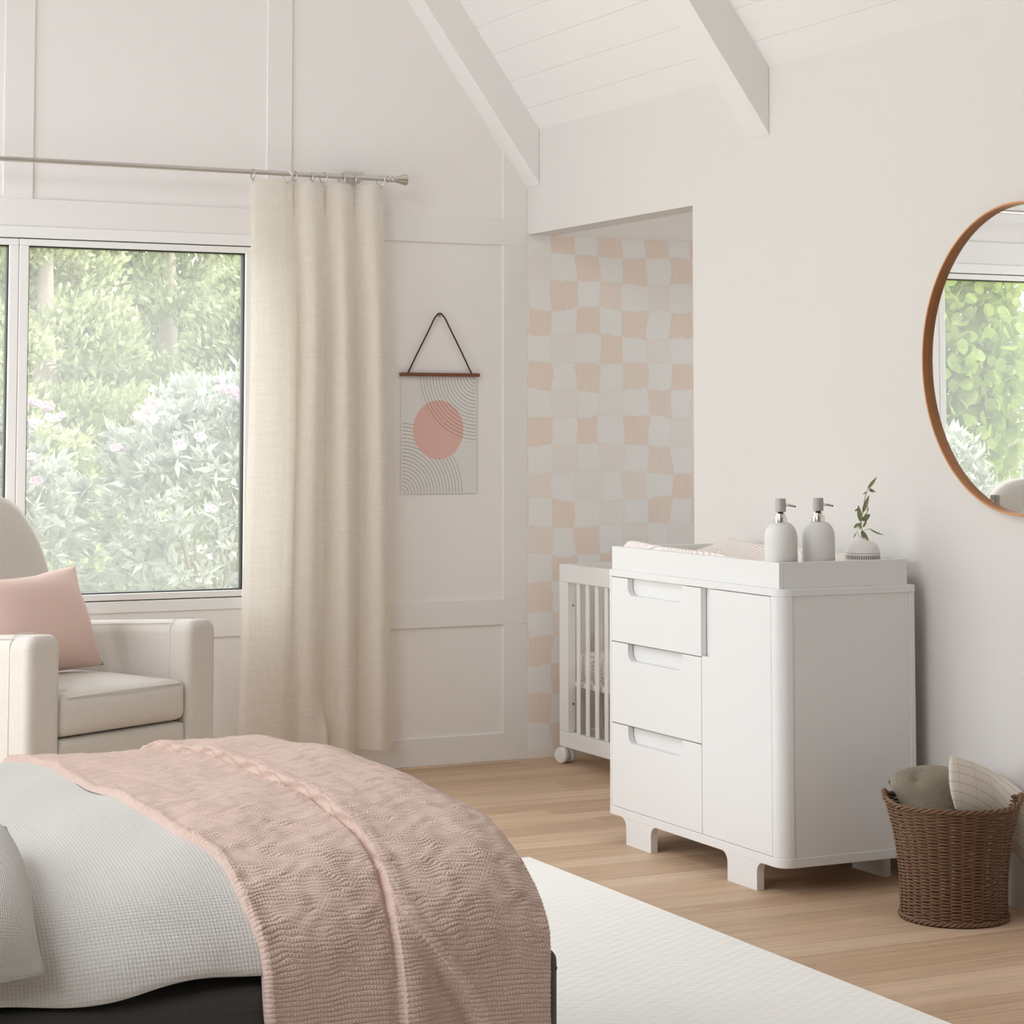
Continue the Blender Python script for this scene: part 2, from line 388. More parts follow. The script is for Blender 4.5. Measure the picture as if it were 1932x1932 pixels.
def m_art():
    n = NT('arc and circle print'); X, Y, Z = n.xyz(n.coord())      # object origin: print centre, half size .163 x .2315
    def rings(cx, cz, p, r1, kz, r0=.012):
        dx = n.math('SUBTRACT', X, cx); dz = n.math('DIVIDE', n.math('SUBTRACT', Z, cz), kz)
        r = n.math('SQRT', n.math('ADD', n.math('MULTIPLY', dx, dx), n.math('MULTIPLY', dz, dz)))
        f = n.math('FRACT', n.math('DIVIDE', r, p)); on = n.math('LESS_THAN', n.math('ABSOLUTE', n.math('SUBTRACT', f, .5)), .075)
        return n.math('MULTIPLY', on, n.math('MULTIPLY', n.math('LESS_THAN', r, r1), n.math('GREATER_THAN', r, r0)))
    inb = n.math('MULTIPLY', n.math('LESS_THAN', n.math('ABSOLUTE', X), .158), n.math('LESS_THAN', n.math('ABSOLUTE', Z), .2275))
    a = n.math('MULTIPLY', rings(.163, .236, .01315, .256, 1.05), inb)
    b = n.math('MULTIPLY', rings(-.163, -.232, .01345, .272, 1.05), inb)
    dx = n.math('DIVIDE', n.math('SUBTRACT', X, -.003), .108); dz = n.math('DIVIDE', n.math('SUBTRACT', Z, .018), .116)
    disc = n.math('LESS_THAN', n.math('ADD', n.math('MULTIPLY', dx, dx), n.math('MULTIPLY', dz, dz)), 1.0)
    c = n.mix(n.math('MULTIPLY', b, .75), (.73, .71, .685, 1), (.14, .13, .11, 1))
    c = n.mix(disc, c, (.72, .47, .41, 1))
    c = n.mix(n.math('MULTIPLY', a, .75), c, n.mix(disc, (.14, .13, .11, 1), (.22, .07, .05, 1)))
    return n.set(c, .7, spec=.2)
M['art'] = m_art()
def m_vase():
    n = NT('white vase with brown dashes'); X, Y, Z = n.xyz(n.coord())
    an = n.math('DIVIDE', n.math('ARCTAN2', Y, X), 2 * PI); jit = n.white(n.comb(n.math('FLOOR', n.math('MULTIPLY', an, 52.0)), 1.0, 1.0))[0]
    f = n.math('FRACT', n.math('MULTIPLY', an, 52.0)); dash = n.math('LESS_THAN', n.math('ABSOLUTE', n.math('SUBTRACT', f, .5)), .27)
    dash = n.math('MULTIPLY', dash, n.math('MULTIPLY', n.math('GREATER_THAN', Z, .0645), n.math('LESS_THAN', Z, n.math('MULTIPLY_ADD', jit, .0015, .0752))))
    dot = n.math('MULTIPLY', n.math('LESS_THAN', n.math('ABSOLUTE', n.math('SUBTRACT', f, .5)), .25), n.math('LESS_THAN', n.math('ABSOLUTE', n.math('SUBTRACT', Z, .0812)), .0011))
    c = n.mix(n.math('MAXIMUM', dash, dot), (.78, .755, .73, 1), n.mix(dot, (.13, .075, .05, 1), (.035, .028, .025, 1)))
    return n.set(c, .55)
M['vase'] = m_vase()
def m_mirror():
    n = NT('silvered glass'); q = n.noise(n.coord(), 2, 1); n.lk(n.math('MULTIPLY', q.outputs[0], .006), n.b.inputs['Roughness'])
    return n.set((.86, .87, .86, 1), metal=1.0)
M['mirror'] = m_mirror()
def m_leaf(name, c1, c2, tr=.35):
    n = NT(name); q = n.noise(n.coord(), 6, 3).outputs[0]; q = n.math('MULTIPLY_ADD', n.math('SUBTRACT', q, .5), 2.2, .5, clamp=True)
    col = n.mix(q, c1, c2); n.set(col, .6, spec=.25)
    t = n.node('ShaderNodeBsdfTranslucent'); n.lk(col, t.inputs[0]); mx = n.node('ShaderNodeMixShader'); mx.inputs[0].default_value = tr
    n.lk(n.b.outputs[0], mx.inputs[1]); n.lk(t.outputs[0], mx.inputs[2]); n.lk(mx.outputs[0], n.out.inputs[0]); return n.m
M['shrub'] = m_leaf('silver green leaf', (.22, .24, .20, 1), (.40, .42, .37, 1), .2)
M['petal'] = m_leaf('pink petal', (.46, .30, .38, 1), (.55, .46, .51, 1), .3)
M['conA'] = m_leaf('spring conifer', (.15, .18, .095, 1), (.25, .275, .15, 1), .3)
M['conB'] = m_leaf('yellow green conifer', (.20, .225, .11, 1), (.30, .32, .18, 1), .3)
M['conC'] = m_leaf('grey brown conifer', (.14, .13, .115, 1), (.20, .185, .165, 1), .25)
M['lime'] = m_leaf('lime tree leaf', (.13, .18, .035, 1), (.24, .29, .07, 1), .5)
M['sprig'] = m_leaf('olive leaf', (.19, .215, .10, 1), (.30, .325, .17, 1), .2)
M['stem'] = paint('green stem', (.13, .13, .07, 1), .6)
M['lawn'] = m_leaf('lawn', (.26, .27, .12, 1), (.33, .33, .17, 1), 0.0)

# ------------------------------------------------------------------ room shell
XR, XL, YB, YF, WH, SL = 3.912, -.2, 7.923, -1.3, 2.497, 1.386
XM = (XR + XL) / 2; ZR = WH + (XR - XM) * SL
WX0, WX1, WZ0, WZ1 = .906, 2.806, .632, 2.038
yb = YB + .009                                             # recessed panel face
w = MB()
w.box(XL - .2, WX0, yb, yb + .2, -.05, WH); w.box(WX1, XR, yb, yb + .2, -.05, WH); w.box(WX0, WX1, yb, yb + .2, -.05, WZ0); w.box(WX0, WX1, yb, yb + .2, WZ1, WH)
w.prism([(XL - .2, WH), (XR + .2, WH), (XM, ZR + .15)], 'y', yb, yb + .2)
struct('wall_back', w, M['panel'], 'white panelled gable wall with the wide garden window')
# rails and stiles (board panelling)
tn = [0]
def board(x0, x1, z0, z1, label):
    tn[0] += 1
    return struct('trim_%d' % tn[0], MB().box(x0, x1, YB, yb + .002, z0, z1), M['trim'], label, bevel=.0012)
board(XL, XR, 2.038, 2.138, 'flat white rail above the window')
board(XL, XR, .531, .632, 'flat white rail below the window sill')
for x0, x1, lb in ((3.806, XR, 'corner'), (2.806, 2.906, 'right'), (.802, .906, 'left'), (XL, XL + .106, 'far left')):
    board(x0, x1, .632, 2.038, 'white %s stile beside the window' % lb)
    board(x0, x1, .107, .531, 'white %s stile under the rail' % lb)
    board(x0, x1, 2.138, WH + (min(x1 if x1 < XM else 0, 99) - XL) * SL if x1 < XM else WH + (XR - x0) * SL, 'white %s stile rising into the gable' % lb)
board(1.802, 1.910, 2.138, ZR - .1, 'white centre stile rising into the gable')
board(1.802, 1.910, .107, .531, 'white centre stile under the window rail')
struct('baseboard_back', MB().box(XL, XR, YB, yb + .002, 0, .107), M['trim'], 'flat white baseboard under the panelled wall', bevel=.0012)
# right wall with the alcove opening, alcove shell
OY, OZ, AX = 6.617, 2.083, 4.73
w = MB(); w.box(XR, XR + .12, YF, OY, -.05, WH + .15); w.box(XR, XR + .12, OY, yb, OZ, WH + .15)
struct('wall_right', w, M['wall'], 'plain white wall with the round mirror')
struct('wall_alcove_back', MB().box(XR, AX + .1, YB, yb + .2, -.05, OZ), M['paper'], 'alcove wall papered with hand-painted blush and white checks')
struct('wall_alcove_side', MB().box(XR + .12, AX + .1, OY - .12, OY, -.05, OZ + .1), M['alc'], 'white side wall of the crib alcove')
struct('wall_alcove_end', MB().box(AX, AX + .1, OY, YB, -.05, OZ + .1), M['alc'], 'white end wall of the crib alcove')
struct('ceiling_alcove', MB().box(XR + .12, AX + .1, OY - .12, yb + .2, OZ, OZ + .1), M['alc'], 'low white soffit over the crib alcove')
# left wall with two unseen windows added for fill; plain front wall behind camera
LW = [(5.7, 7.75, .3, 2.35), (2.0, 4.3, 1.0, 2.3)]
KX0, KX1, KY0, KY1 = .15, .85, 3.70, 6.10            # unseen roof window, added in the left slope for light from above
w = MB(); ys = [YF] + [q for a in sorted(LW) for q in a[:2]] + [yb]
for i in range(0, len(ys), 2): w.box(XL - .2, XL, ys[i], ys[i + 1], -.05, WH + .1)
for a, b, c, d in LW: w.box(XL - .2, XL, a, b, -.05, c); w.box(XL - .2, XL, a, b, d, WH + .1)
struct('wall_left', w, M['wall'], 'white left wall behind the bed head')
w = MB(); FX0, FX1, FZ0, FZ1 = 1.5, 2.2, 1.3, 2.1
w.box(XL - .2, XR + .2, YF - .2, YF, -.05, WH); w.prism([(XL - .2, WH), (XR + .2, WH), (XM, ZR + .15)], 'y', YF - .2, YF)
struct('wall_front', w, M['wall'], 'white wall at the near end of the room')
struct('floor', MB().box(XL - .2, AX + .1, YF - .2, yb + .2, -.06, 0), M['floor'], 'warm oak plank floor')
# ceiling: tongue and groove planks on both slopes, rafters
c = MB(); step = .0741
for sgn in (1, -1):
    def px(x): return x if sgn == 1 else 2 * XM - x
    x = XR + .2 + (3.855 - XR - .2) % step
    xs = [XR + .2] + [3.855 + step * k for k in range(3, -60, -1) if XM < 3.855 + step * k < XR + .19] + [XM]
    for a, b in zip(xs[:-1], xs[1:]):
        a2, b2 = a - .0011, b + .0011
        za, zb = WH + (XR - a2) * SL, WH + (XR - b2) * SL
        hole = sgn == -1 and px(b2) > KX0 and px(a2) < KX1
        for ya, yc in (((YF - .2, KY0), (KY1, yb + .2)) if hole else ((YF - .2, yb + .2),)):
            c.prism([(px(a2), za), (px(b2), zb), (px(b2), zb + .03), (px(a2), za + .03)], 'y', ya, yc)
    zx = lambda q: WH + (q - XL) * SL if sgn == -1 else WH + (XR - q) * SL
    def slab(xa, xb, ya, yc): c.prism([(xa, zx(xa) + .006), (xb, zx(xb) + .006), (xb, zx(xb) + .2), (xa, zx(xa) + .2)], 'y', ya, yc)
    if sgn == 1: slab(XR + .2, XM, YF - .2, yb + .2)
    else:
        slab(XL - .2, KX0 - .03, YF - .2, yb + .2); slab(KX1 + .03, XM, YF - .2, yb + .2); slab(KX0 - .03, KX1 + .03, YF - .2, KY0); slab(KX0 - .03, KX1 + .03, KY1, yb + .2)
struct('ceiling', c, M['ceil'], 'white tongue and groove boarded vaulted ceiling')
for k, (y0, y1) in enumerate([(7.81, 7.937), (6.118, 6.248), (4.43, 4.56), (2.74, 2.87), (1.05, 1.18), (-.64, -.51)]):
    b = MB(); D = .2265
    b.prism([(XR, WH - D), (XM, ZR - D), (XL, WH - D), (XL, WH + .01), (XM, ZR + .01), (XR, WH + .01)], 'y', y0, y1)
    tn[0] += 1
    struct('trim_%d' % tn[0], b, M['ceil'], ['white rafter against the gable wall', 'white rafter crossing above the alcove opening', 'third white rafter from the gable', 'fourth white rafter from the gable', 'fifth white rafter from the gable', 'last white rafter from the gable'][k], bevel=.003)

# windows
def window(name, x0, x1, z0, z1, y, label, mull=True):
    t = thing(name, label, 'window', ((x0 + x1) / 2, y, z0)); t['kind'] = 'structure'
    fr = MB(); F = .043; d0, d1 = y - .005, y + .075
    fr.box(x0, x1, d0, d1, z0, z0 + F); fr.box(x0, x1, d0, d1, z1 - F, z1); fr.box(x0, x0 + F, d0, d1, z0 + F, z1 - F); fr.box(x1 - F, x1, d0, d1, z0 + F, z1 - F)
    fr.build('window_frame', M['frame'], t, bevel=.003)
    g = .0035; a, b, e, f = x0 + F, x1 - F, z0 + F, z1 - F
    s = MB().box(a, b, y + .012, y + .07, e, e + g).box(a, b, y + .012, y + .07, f - g, f).box(a, a + g, y + .012, y + .07, e, f).box(b - g, b, y + .012, y + .07, e, f)
    s.build('frame_seal', M['gasket'], t)
    xm = 1.864 if mull else (a + b) / 2
    for p, q in (((a + g, xm - .0006), (xm + .0006, b - g)) if mull else ((a + g, b - g),)):
        w_ = .035; e2, f2 = e + g, f - g; sb = MB(); wz = .024
        sb.box(p, q, y, y + .06, e2, e2 + wz).box(p, q, y, y + .06, f2 - wz, f2).box(p, p + w_, y, y + .06, e2 + wz, f2 - wz).box(q - w_, q, y, y + .06, e2 + wz, f2 - wz)
        so = sb.build('sash', M['frame'], t, bevel=.003)
        i0, i1, j0, j1 = p + w_, q - w_, e2 + wz, f2 - wz; h = .004
        MB().box(i0, i1, y + .012, y + .05, j0, j0 + h).box(i0, i1, y + .012, y + .05, j1 - h, j1).box(i0, i0 + h, y + .012, y + .05, j0, j1).box(i1 - h, i1, y + .012, y + .05, j0, j1).build('glazing_seal', M['gasket'], so)
        MB().add([(i0, y + .035, j0), (i1, y + .035, j0), (i1, y + .035, j1), (i0, y + .035, j1)], [(0, 1, 2, 3)]).build('pane', M['glass'], so)
    return t
window('window_1', WX0, WX1, WZ0, WZ1, YB, 'wide white framed window looking onto the garden')
def fill_window(name, a, b, c_, d, label):  # frames for the added left-wall openings that let in fill light
    t = thing(name, label, 'window', (XL - .06, (a + b) / 2, c_)); t['kind'] = 'structure'
    fr = MB(); x0, x1 = XL - .1, XL - .04; F = .06
    fr.box(x0, x1, a, b, c_, c_ + F).box(x0, x1, a, b, d - F, d).box(x0, x1, a, a + F, c_, d).box(x0, x1, b - F, b, c_, d).box(x0, x1, (a + b) / 2 - .03, (a + b) / 2 + .03, c_, d)
    fr.build('window_frame', M['frame'], t, bevel=.003)
    return t
fill_window('window_fill_2', *LW[0], 'unseen white window added in the left wall past the bed for fill light')
fill_window('window_fill_4', *LW[1], 'unseen white window added above the headboard to light the bed')

t = thing('window_fill_3', 'unseen white roof window added in the left slope for top light', 'window', ((KX0 + KX1) / 2, (KY0 + KY1) / 2, 3.3)); t['kind'] = 'structure'  # out of view, made up to brighten floor and bed top
m = MB()
zk = lambda q: WH + (q - XL) * SL
for xa, xc, ya, yc in ((KX0 - .04, KX0 + .03, KY0, KY1), (KX1 - .03, KX1 + .04, KY0, KY1), (KX0, KX1, KY0 - .01, KY0 + .05), (KX0, KX1, KY1 - .05, KY1 + .01)):
    m.prism([(xa, zk(xa) + .05), (xc, zk(xc) + .05), (xc, zk(xc) + .12), (xa, zk(xa) + .12)], 'y', ya, yc)
m.build('window_frame', M['frame'], t)

# ------------------------------------------------------------------ curtain rod, rings, curtain
RY, RZ = 7.823, 2.2665
def ux(u): return 2.71 + (u - 475) * .0021621
t = thing('curtain_rod', 'brushed nickel curtain rod with flared finial above the window', 'curtain rod', (1.856, RY, RZ))
MB().lathe([(.0092, .40), (.0092, 3.262)], (0, RY, RZ), 20, 'x').build('rod', M['nickel'], t, smooth=False, bevel=.001)
def finial(sg):
    b = 3.258
    pr = [(.0092, b), (.014, b + .002), (.014, b + .008), (.009, b + .012), (.009, b + .018), (.0125, b + .021), (.0125, b + .027), (.0105, b + .03), (.0225, b + .078), (.0225, b + .082), (.001, b + .083)]
    m = MB().lathe([(r, h if sg > 0 else 2 * 1.856 - h) for r, h in pr], (0, RY, RZ), 24, 'x'); return m
for sg in (1, -1): finial(sg).build('finial', M['nickel'], t, bevel=.0008)
for bx in (ux(672) + .006, 2 * 1.856 - ux(672)):
    b = MB().box(bx - .018, bx + .018, RY - .004, RY + .012, RZ - .013, RZ + .022).box(bx - .011, bx + .011, RY + .008, YB, RZ - .02, RZ - .011).box(bx - .02, bx + .02, YB - .006, yb + .001, RZ - .05, RZ + .03)
    b.build('bracket', M['nickel'], t, bevel=.002)
def ring_mesh():
    pts = [(0, .0185 * math.cos(a), .0185 * math.sin(a)) for a in np.linspace(0, 2 * PI, 28, endpoint=False)]
    m = MB().tube(pts, .0026, 8, True); m.tube([(0, 0, -.0185), (0, 0, -.026), (.002, 0, -.031)], .0012, 6); return m
r0 = None; RU = [477, 541, 554, 586, 608, 643, 667, 717]
RT = [.05, .9, .15, -.1, .45, .35, -.1, .6]
where = ['outermost toward the window', 'second from the window', 'third from the window', 'fourth from the window', 'fifth from the window', 'third from the finial', 'second from the finial', 'nearest the finial']
for k, (u, a) in enumerate(zip(RU, RT)):
    if r0 is None: r0 = ring_mesh().build('curtain_ring', M['nickel'], smooth=True); o = r0
    else: o = r0.copy(); COL.objects.link(o)
    o.location = (ux(u), RY, RZ - .0085); o.rotation_euler = (0, 0, a)
    tag(o, 'thin nickel curtain ring on the rod, ' + where[k], 'curtain ring', 'curtain rings on the rod')
NS, NZ = 200, 90
ss = np.linspace(0, 1, NS); zs = np.linspace(2.2375, .088, NZ)
P = np.zeros((NZ, NS, 3)); UVc = np.zeros((NZ, NS, 2))
fold_s = [0, .03, .13, .24, .29, .345, .40, .46, .515, .57, .635, .70, .755, .81, .875, .94, 1.0]
fold_p = [-.55, -.3, 0, .28, .6, 1, 1.6, 2, 2.45, 3, 3.5, 4, 4.45, 5, 5.5, 6, 6.4]
for i, z in enumerate(zs):
    d = (2.2375 - z) / 2.15
    xl = 2.712 - .013 * d ** .7 + .012 * math.sin(d * 5.0); xr = 3.240 + .036 * d
    A = .012 + .020 * sstep(0, .3, d)
    ph = PI * np.interp(ss + .006 * np.sin(d * 6 + ss * 9), fold_s, fold_p)
    wv = np.cos(ph) + .10 * np.cos(2 * ph + .9) + .18 * np.sin(ss * 19 + d * 2.5) * d
    y = RY + .006 - A * wv
    pinch = sum(np.exp(-((ss - q) / .009) ** 2) for q in (.325, .565, .795)) * (1 - sstep(.0, .075, d)) * .032
    y = y + pinch
    bulge = np.exp(-((ss - .545) / .045) ** 2) * sstep(.90, .97, d) * .05
    y = y - bulge
    x = xl + (xr - xl) * ss + .010 * np.sin(ph * 1.0) * (.4 + .6 * d)
    zz = z + (.006 * np.cos(ph)) * (1 - sstep(0, .03, d)) + .006 * np.sin(ss * 9) * sstep(.95, 1, d)
    y = np.minimum(y, YB - .006)
    P[i, :, 0], P[i, :, 1], P[i, :, 2] = x, y, zz
cur = MB().grid(P).build('curtain', M['curtain'], smooth=True, org=(2.98, RY, .088))
tag(cur, 'floor length oatmeal linen curtain panel gathered at the right of the window', 'curtain')

# ------------------------------------------------------------------ wall hanging
t = thing('wall_hanging', 'print with a pink circle and black arcs hung on a dark cord', 'wall art', (3.528, YB + .006, 1.05))
MB().box(3.365, 3.691, YB + .004, YB + .0065, 1.050, 1.512).build('print', M['art'], t, bevel=.0005)
pr = t.children[0]
# put the print's own origin at its centre so the pattern is laid out from there
off = Vector((3.528, YB + .005, 1.2815)) - Vector(t.location)
for v_ in pr.data.vertices: v_.co -= off
pr.location = off
MB().box(3.358, 3.698, YB - .012, YB + .0065, 1.509, 1.523).build('rail', M['walnut'], t, bevel=.002)
cp = catmull([(3.390, 1.520), (3.435, 1.607), (3.482, 1.695), (3.505, 1.739), (3.5265, 1.757), (3.548, 1.739), (3.572, 1.695), (3.620, 1.607), (3.665, 1.520)], 60)
MB().tube([(p[0], YB - .004, p[1]) for p in cp], .0030, 8).build('cord', M['cord'], t, smooth=True)
MB().lathe([(.003, 0), (.003, .02)], (3.5265, YB - .008, 1.748), 10, 'y').build('nail', M['screw'], t)

# ------------------------------------------------------------------ dresser
DX, DY0, DY1, DXB = 3.394, 5.275, 6.3095, 3.857
t = thing('dresser', 'white three-drawer dresser with one cupboard door beside the right wall', 'dresser', ((DX + DXB) / 2, (DY0 + DY1) / 2, 0)); dresser = t
foot = rrect(DX, DXB, DY0, DY1, .042, 8, (1, 0, 0, 1))
MB().prism(foot, 'z', .8335, .855).build('top', M['white'], t, bevel=.0018)
MB().prism(foot, 'z', .081, .1078).build('base_plate', M['white'], t, bevel=.0018)
body = MB()
z0, z1 = .1078, .8335
def post(y_out, y_in):
    s = 1 if y_in > y_out else -1; r = .042
    pts = [(DX + r - r * math.sin(a), y_out + s * (r - r * math.cos(a))) for a in np.linspace(0, PI / 2, 9)]
    return [(DX + .045, y_out)] + pts + [(DX, y_in), (DX + .045, y_in)]
body.prism(post(DY0 + .001, 5.3215), 'z', z0, z1); body.prism(post(DY1 - .001, 6.2645), 'z', z0, z1)
body.box(3.837, DXB - .001, DY0 + .001, DY1 - .001, z0, z1)
body.build('carcass', M['white'], t, bevel=.0012)
for q0 in (DY0 + .0035, DY1 - .0157): MB().box(3.4395, 3.8365, q0, q0 + .0122, z0, z1).build('side_panel', M['white'], t, bevel=.0008)
MB().box(DX + .021, DX + .03, 5.322, 6.264, z0, z1).build('inner_panel', M['white'], t)
MB().box(DX + .004, DX + .021, 5.7042, 5.7054, z0, .628).box(DX + .004, DX + .021, 5.7062, 6.264, .6272, .6283).box(DX + .004, DX + .021, 5.7062, 6.264, .3705, .3718).build('gap_shade', M['gap'], t)  # dark strips stand in for the shade between door and drawers
def front(y0, y1, za, zb, cut, name):
    """front board in the y-z plane with a rounded notch; cut=('top',ya,yb,depth) or ('left',z,width)"""
    r = .028
    if cut[0] == 'top':
        _, ya, yc, dp = cut; zc = zb - dp
        poly = [(y0, za), (y1, za), (y1, zb), (yc, zb)]
        poly += [(yc, zc + r)] + [(yc - r + r * math.cos(a), zc + r - r * math.sin(a)) for a in np.linspace(0, PI / 2, 8)][1:]
        poly += [(ya + r - r * math.sin(a), zc + r - r * math.cos(a)) for a in np.linspace(0, PI / 2, 8)] + [(ya, zb), (y0, zb)]
    else:
        _, zc, wd = cut; yc = y1 - wd; r = .016
        poly = [(y0, za), (y1, za), (y1, zc)] + [(yc + r - r * math.sin(a), zc + r - r * math.cos(a)) for a in np.linspace(0, PI / 2, 8)] + [(yc, zb), (y0, zb)]
    return MB().prism(poly, 'x', DX, DX + .019).build(name, M['white'], t, bevel=.0012, angle=50)
front(5.7068, 6.2632, .6290, .8315, ('top', 5.818, 6.157, .0525), 'drawer')
front(5.7068, 6.2632, .3725, .6268, ('top', 5.818, 6.157, .0525), 'drawer')
front(5.7068, 6.2632, .1092, .3700, ('top', 5.818, 6.157, .0525), 'drawer')
front(5.3230, 5.7040, .1092, .8315, ('left', .631, .050), 'door')
def fpoly(y0, y1):
    r = .03; zt = .0815; top = []
    L = [(y0 - r + r * math.sin(a), zt - r + r * math.cos(a)) for a in np.linspace(0, PI / 2, 8)]
    R = [(y1 + r - r * math.cos(a), zt - r + r * math.sin(a)) for a in np.linspace(0, PI / 2, 8)]
    return [(y0, 0)] + L[::-1] + [(y1 + r, zt)][:0] + R[::-1] + [(y1, 0)]
for y0, y1 in ((5.405, 5.564), (6.0145, 6.172)):
    MB().prism(fpoly(y0, y1), 'x', DX, DX + .024).build('foot', M['white'], t, bevel=.002, angle=50)
    MB().prism(fpoly(y0, y1), 'x', DXB - .028, DXB - .004).build('foot', M['white'], t, bevel=.002, angle=50)
# changing tray
TX0, TX1, TY0, TY1, TZ0, TZ1 = 3.403, 3.842, 5.291, 6.276, .855, .9285
t = thing('changing_tray', 'white open changing tray sitting on top of the dresser', 'changing tray', ((TX0 + TX1) / 2, (TY0 + TY1) / 2, TZ0))
k = .015
MB().box(TX0, TX0 + k, TY0, TY1, TZ0, TZ1).build('front_rail', M['white'], t, bevel=.001)
MB().box(TX1 - k, TX1, TY0, TY1, TZ0, TZ1).build('back_rail', M['white'], t, bevel=.001)
MB().box(TX0 + k, TX1 - k, TY0, TY0 + k, TZ0, TZ1).build('end_rail', M['white'], t, bevel=.001)
MB().box(TX0 + k, TX1 - k, TY1 - k, TY1, TZ0, TZ1).build('end_rail', M['white'], t, bevel=.001)
MB().box(TX0 + k, TX1 - k, TY0 + k, TY1 - k, TZ0, TZ0 + .008).build('tray_floor', M['white'], t)
# changing pad: contoured, raised long edges
PA, PB = 60, 110; px0, px1, py0, py1 = TX0 + .018, TX1 - .018, 5.475, 6.255
P = []; UV = []
for a in np.linspace(-1, 1, PA):
    row = []; ru = []
    for b in np.linspace(-1, 1, PB):
        ea = (1 - abs(a) ** 22) ** .5; eb = (1 - abs(b) ** 26) ** .5
        edge = .034 + .052 * abs(a) ** 1.7 + .004 * math.sin(b * 6 + a) * (1 - a * a)
        edge += .012 * sstep(.3, .95, np.array(b)) - .012 * sstep(-.2, -.95, np.array(b))
        h = edge * min(ea, eb)
        row.append(((px0 + px1) / 2 + a * (px1 - px0) / 2, (py0 + py1) / 2 + b * (py1 - py0) / 2, .8635 + h)); ru.append((a * .2, b * .39))
    P.append(row); UV.append(ru)
pad = MB().grid(P, UV).build('changing_pad', M['hatch'], smooth=True, org=((px0 + px1) / 2, (py0 + py1) / 2, .8635))
tag(pad, 'contoured changing pad in white and blush hatched cover inside the tray', 'changing pad')
# soap dispensers
def dispenser(u, label):
    p = at(u, 1050, y=5.362)
    t = thing('soap_dispenser', label, 'soap dispenser', (p[0], 5.362, .863), group='grey pump bottles on the tray')
    c0 = (p[0], 5.362, .863); r = .0474
    prof = [(r - .003, 0), (r, .003), (r, .128)] + [(r - .0285 * (1 - math.cos(a)), .128 + .047 * math.sin(a)) for a in np.linspace(.1, PI / 2 * .97, 12)] + [(.0185, .1755)]
    MB().lathe(prof, c0, 40).build('bottle', M['ceramic'], t, smooth=True)
    MB().lathe([(.0192, .1745), (.0196, .176), (.0196, .1915), (.0188, .193), (.0145, .1935), (.0145, .1995), (.0135, .201)], c0, 32).build('collar', M['steel'], t, bevel=.0006)
    MB().lathe([(.008, .2), (.0076, .206)], c0, 20).build('pump_stem', M['black'], t, smooth=True)
    q = rrect(-.0137, .0137, -.0137, .0137, .010, 6)
    hd = MB().prism([(c0[0] + a, c0[1] + b) for a, b in q], 'z', c0[2] + .2055, c0[2] + .2435).build('pump_head', M['grey'], t, bevel=.002)
    d = Vector((.80, -.60, 0)); b0 = Vector(c0) + Vector((0, 0, .2255)) + d * .008
    sp = MB().tube([b0, b0 + d * .016 + Vector((0, 0, -.001)), b0 + d * .0335 + Vector((0, 0, -.0045))], [.0042, .0036, .0028], 10).build('spout', M['nickel'], hd, smooth=True)
    e = b0 + d * .0335 + Vector((0, 0, -.0045)); MB().tube([e - d * .002, e + d * .0012], .0029, 10).build('nozzle', M['black'], hd, smooth=True)
dispenser(1473.5, 'grey pump soap bottle standing nearest the front of the tray')
dispenser(1544.5, 'grey pump soap bottle between its twin and the bud vase')
# bud vase + sprig
p = at(1628, 1050, y=5.367); VC = (p[0], 5.367, .863)
prof = [(.034, 0), (.042, .004), (.0495, .035), (.0510, .058), (.0506, .073), (.049, .0873), (.046, .0968), (.0425, .1047), (.033, .1126), (.019, .1166), (.0118, .1192), (.0103, .1215), (.0098, .1245), (.0078, .1245), (.0078, .118)]
vase = MB().lathe(prof, VC, 48, caps=False).build('bud_vase', M['vase'], smooth=True, org=VC)
tag(vase, 'round white bud vase with brown dashes near the mirror end of the tray', 'vase')
def sp(x, y, dy=0.0): return Vector(at(1560 + x / 9.66, 880 + y / 9.66, y=5.367 + dy))
t = thing('olive_sprig', 'slender green leafy sprig standing in the small white vase', 'plant', tuple(sp(632, 1330)))
MB().tube([tuple(p) for p in catmull([Vector(VC) + Vector((0, 0, .03)), sp(632, 1335), sp(641, 1160), sp(628, 1020), sp(655, 830), sp(690, 600), sp(745, 412)], 40)], .0009, 6).build('stem', M['stem'], t, smooth=True)
for pts in ([(640, 1330), (600, 1290), (560, 1200), (572, 1070)], [(545, 1190), (530, 1225)], [(640, 1180), (700, 1160), (770, 1130)], [(655, 985), (720, 870), (742, 830)], [(700, 475), (720, 468)], [(560, 775), (600, 772)]):
    MB().tube([tuple(p) for p in catmull([sp(*q) for q in pts], 12)], .0005, 5).build('stem', M['stem'], t, smooth=True)
def leaf_grid(b, tip, wd, sag=.0, n=10, nrm=Vector((-.45, -.85, .25)), fold=.25):
    b, tip = Vector(b), Vector(tip); ax = tip - b; L = ax.length; ax.normalize(); s = ax.cross(nrm); s.normalize(); nn = s.cross(ax)
    P = []
    for i in range(n + 1):
        q = i / n; wv = math.sin(PI * q ** .75) ** .8 * wd / 2 if 0 < q < 1 else .00005
        c = b + ax * (L * q) + nn * (-sag * 4 * q * (1 - q))
        P.append([c + s * (wv * e) + nn * (abs(e) * fold * wv) for e in (-1, -.5, 0, .5, 1)])
    return P
LV = [(745, 410, 912, 192, 62), (765, 415, 893, 462, 66), (722, 463, 658, 512, 26), (655, 842, 772, 520, 76), (622, 1015, 570, 706, 92), (562, 775, 508, 818, 36), (648, 992, 792, 868, 96), (655, 985, 738, 832, 42), (742, 832, 748, 716, 26), (582, 1036, 490, 1124, 60), (605, 1018, 610, 1152, 58), (660, 1112, 735, 960, 44), (628, 1172, 776, 1396, 92), (765, 1130, 1046, 1250, 56), (532, 1222, 486, 1302, 22)]
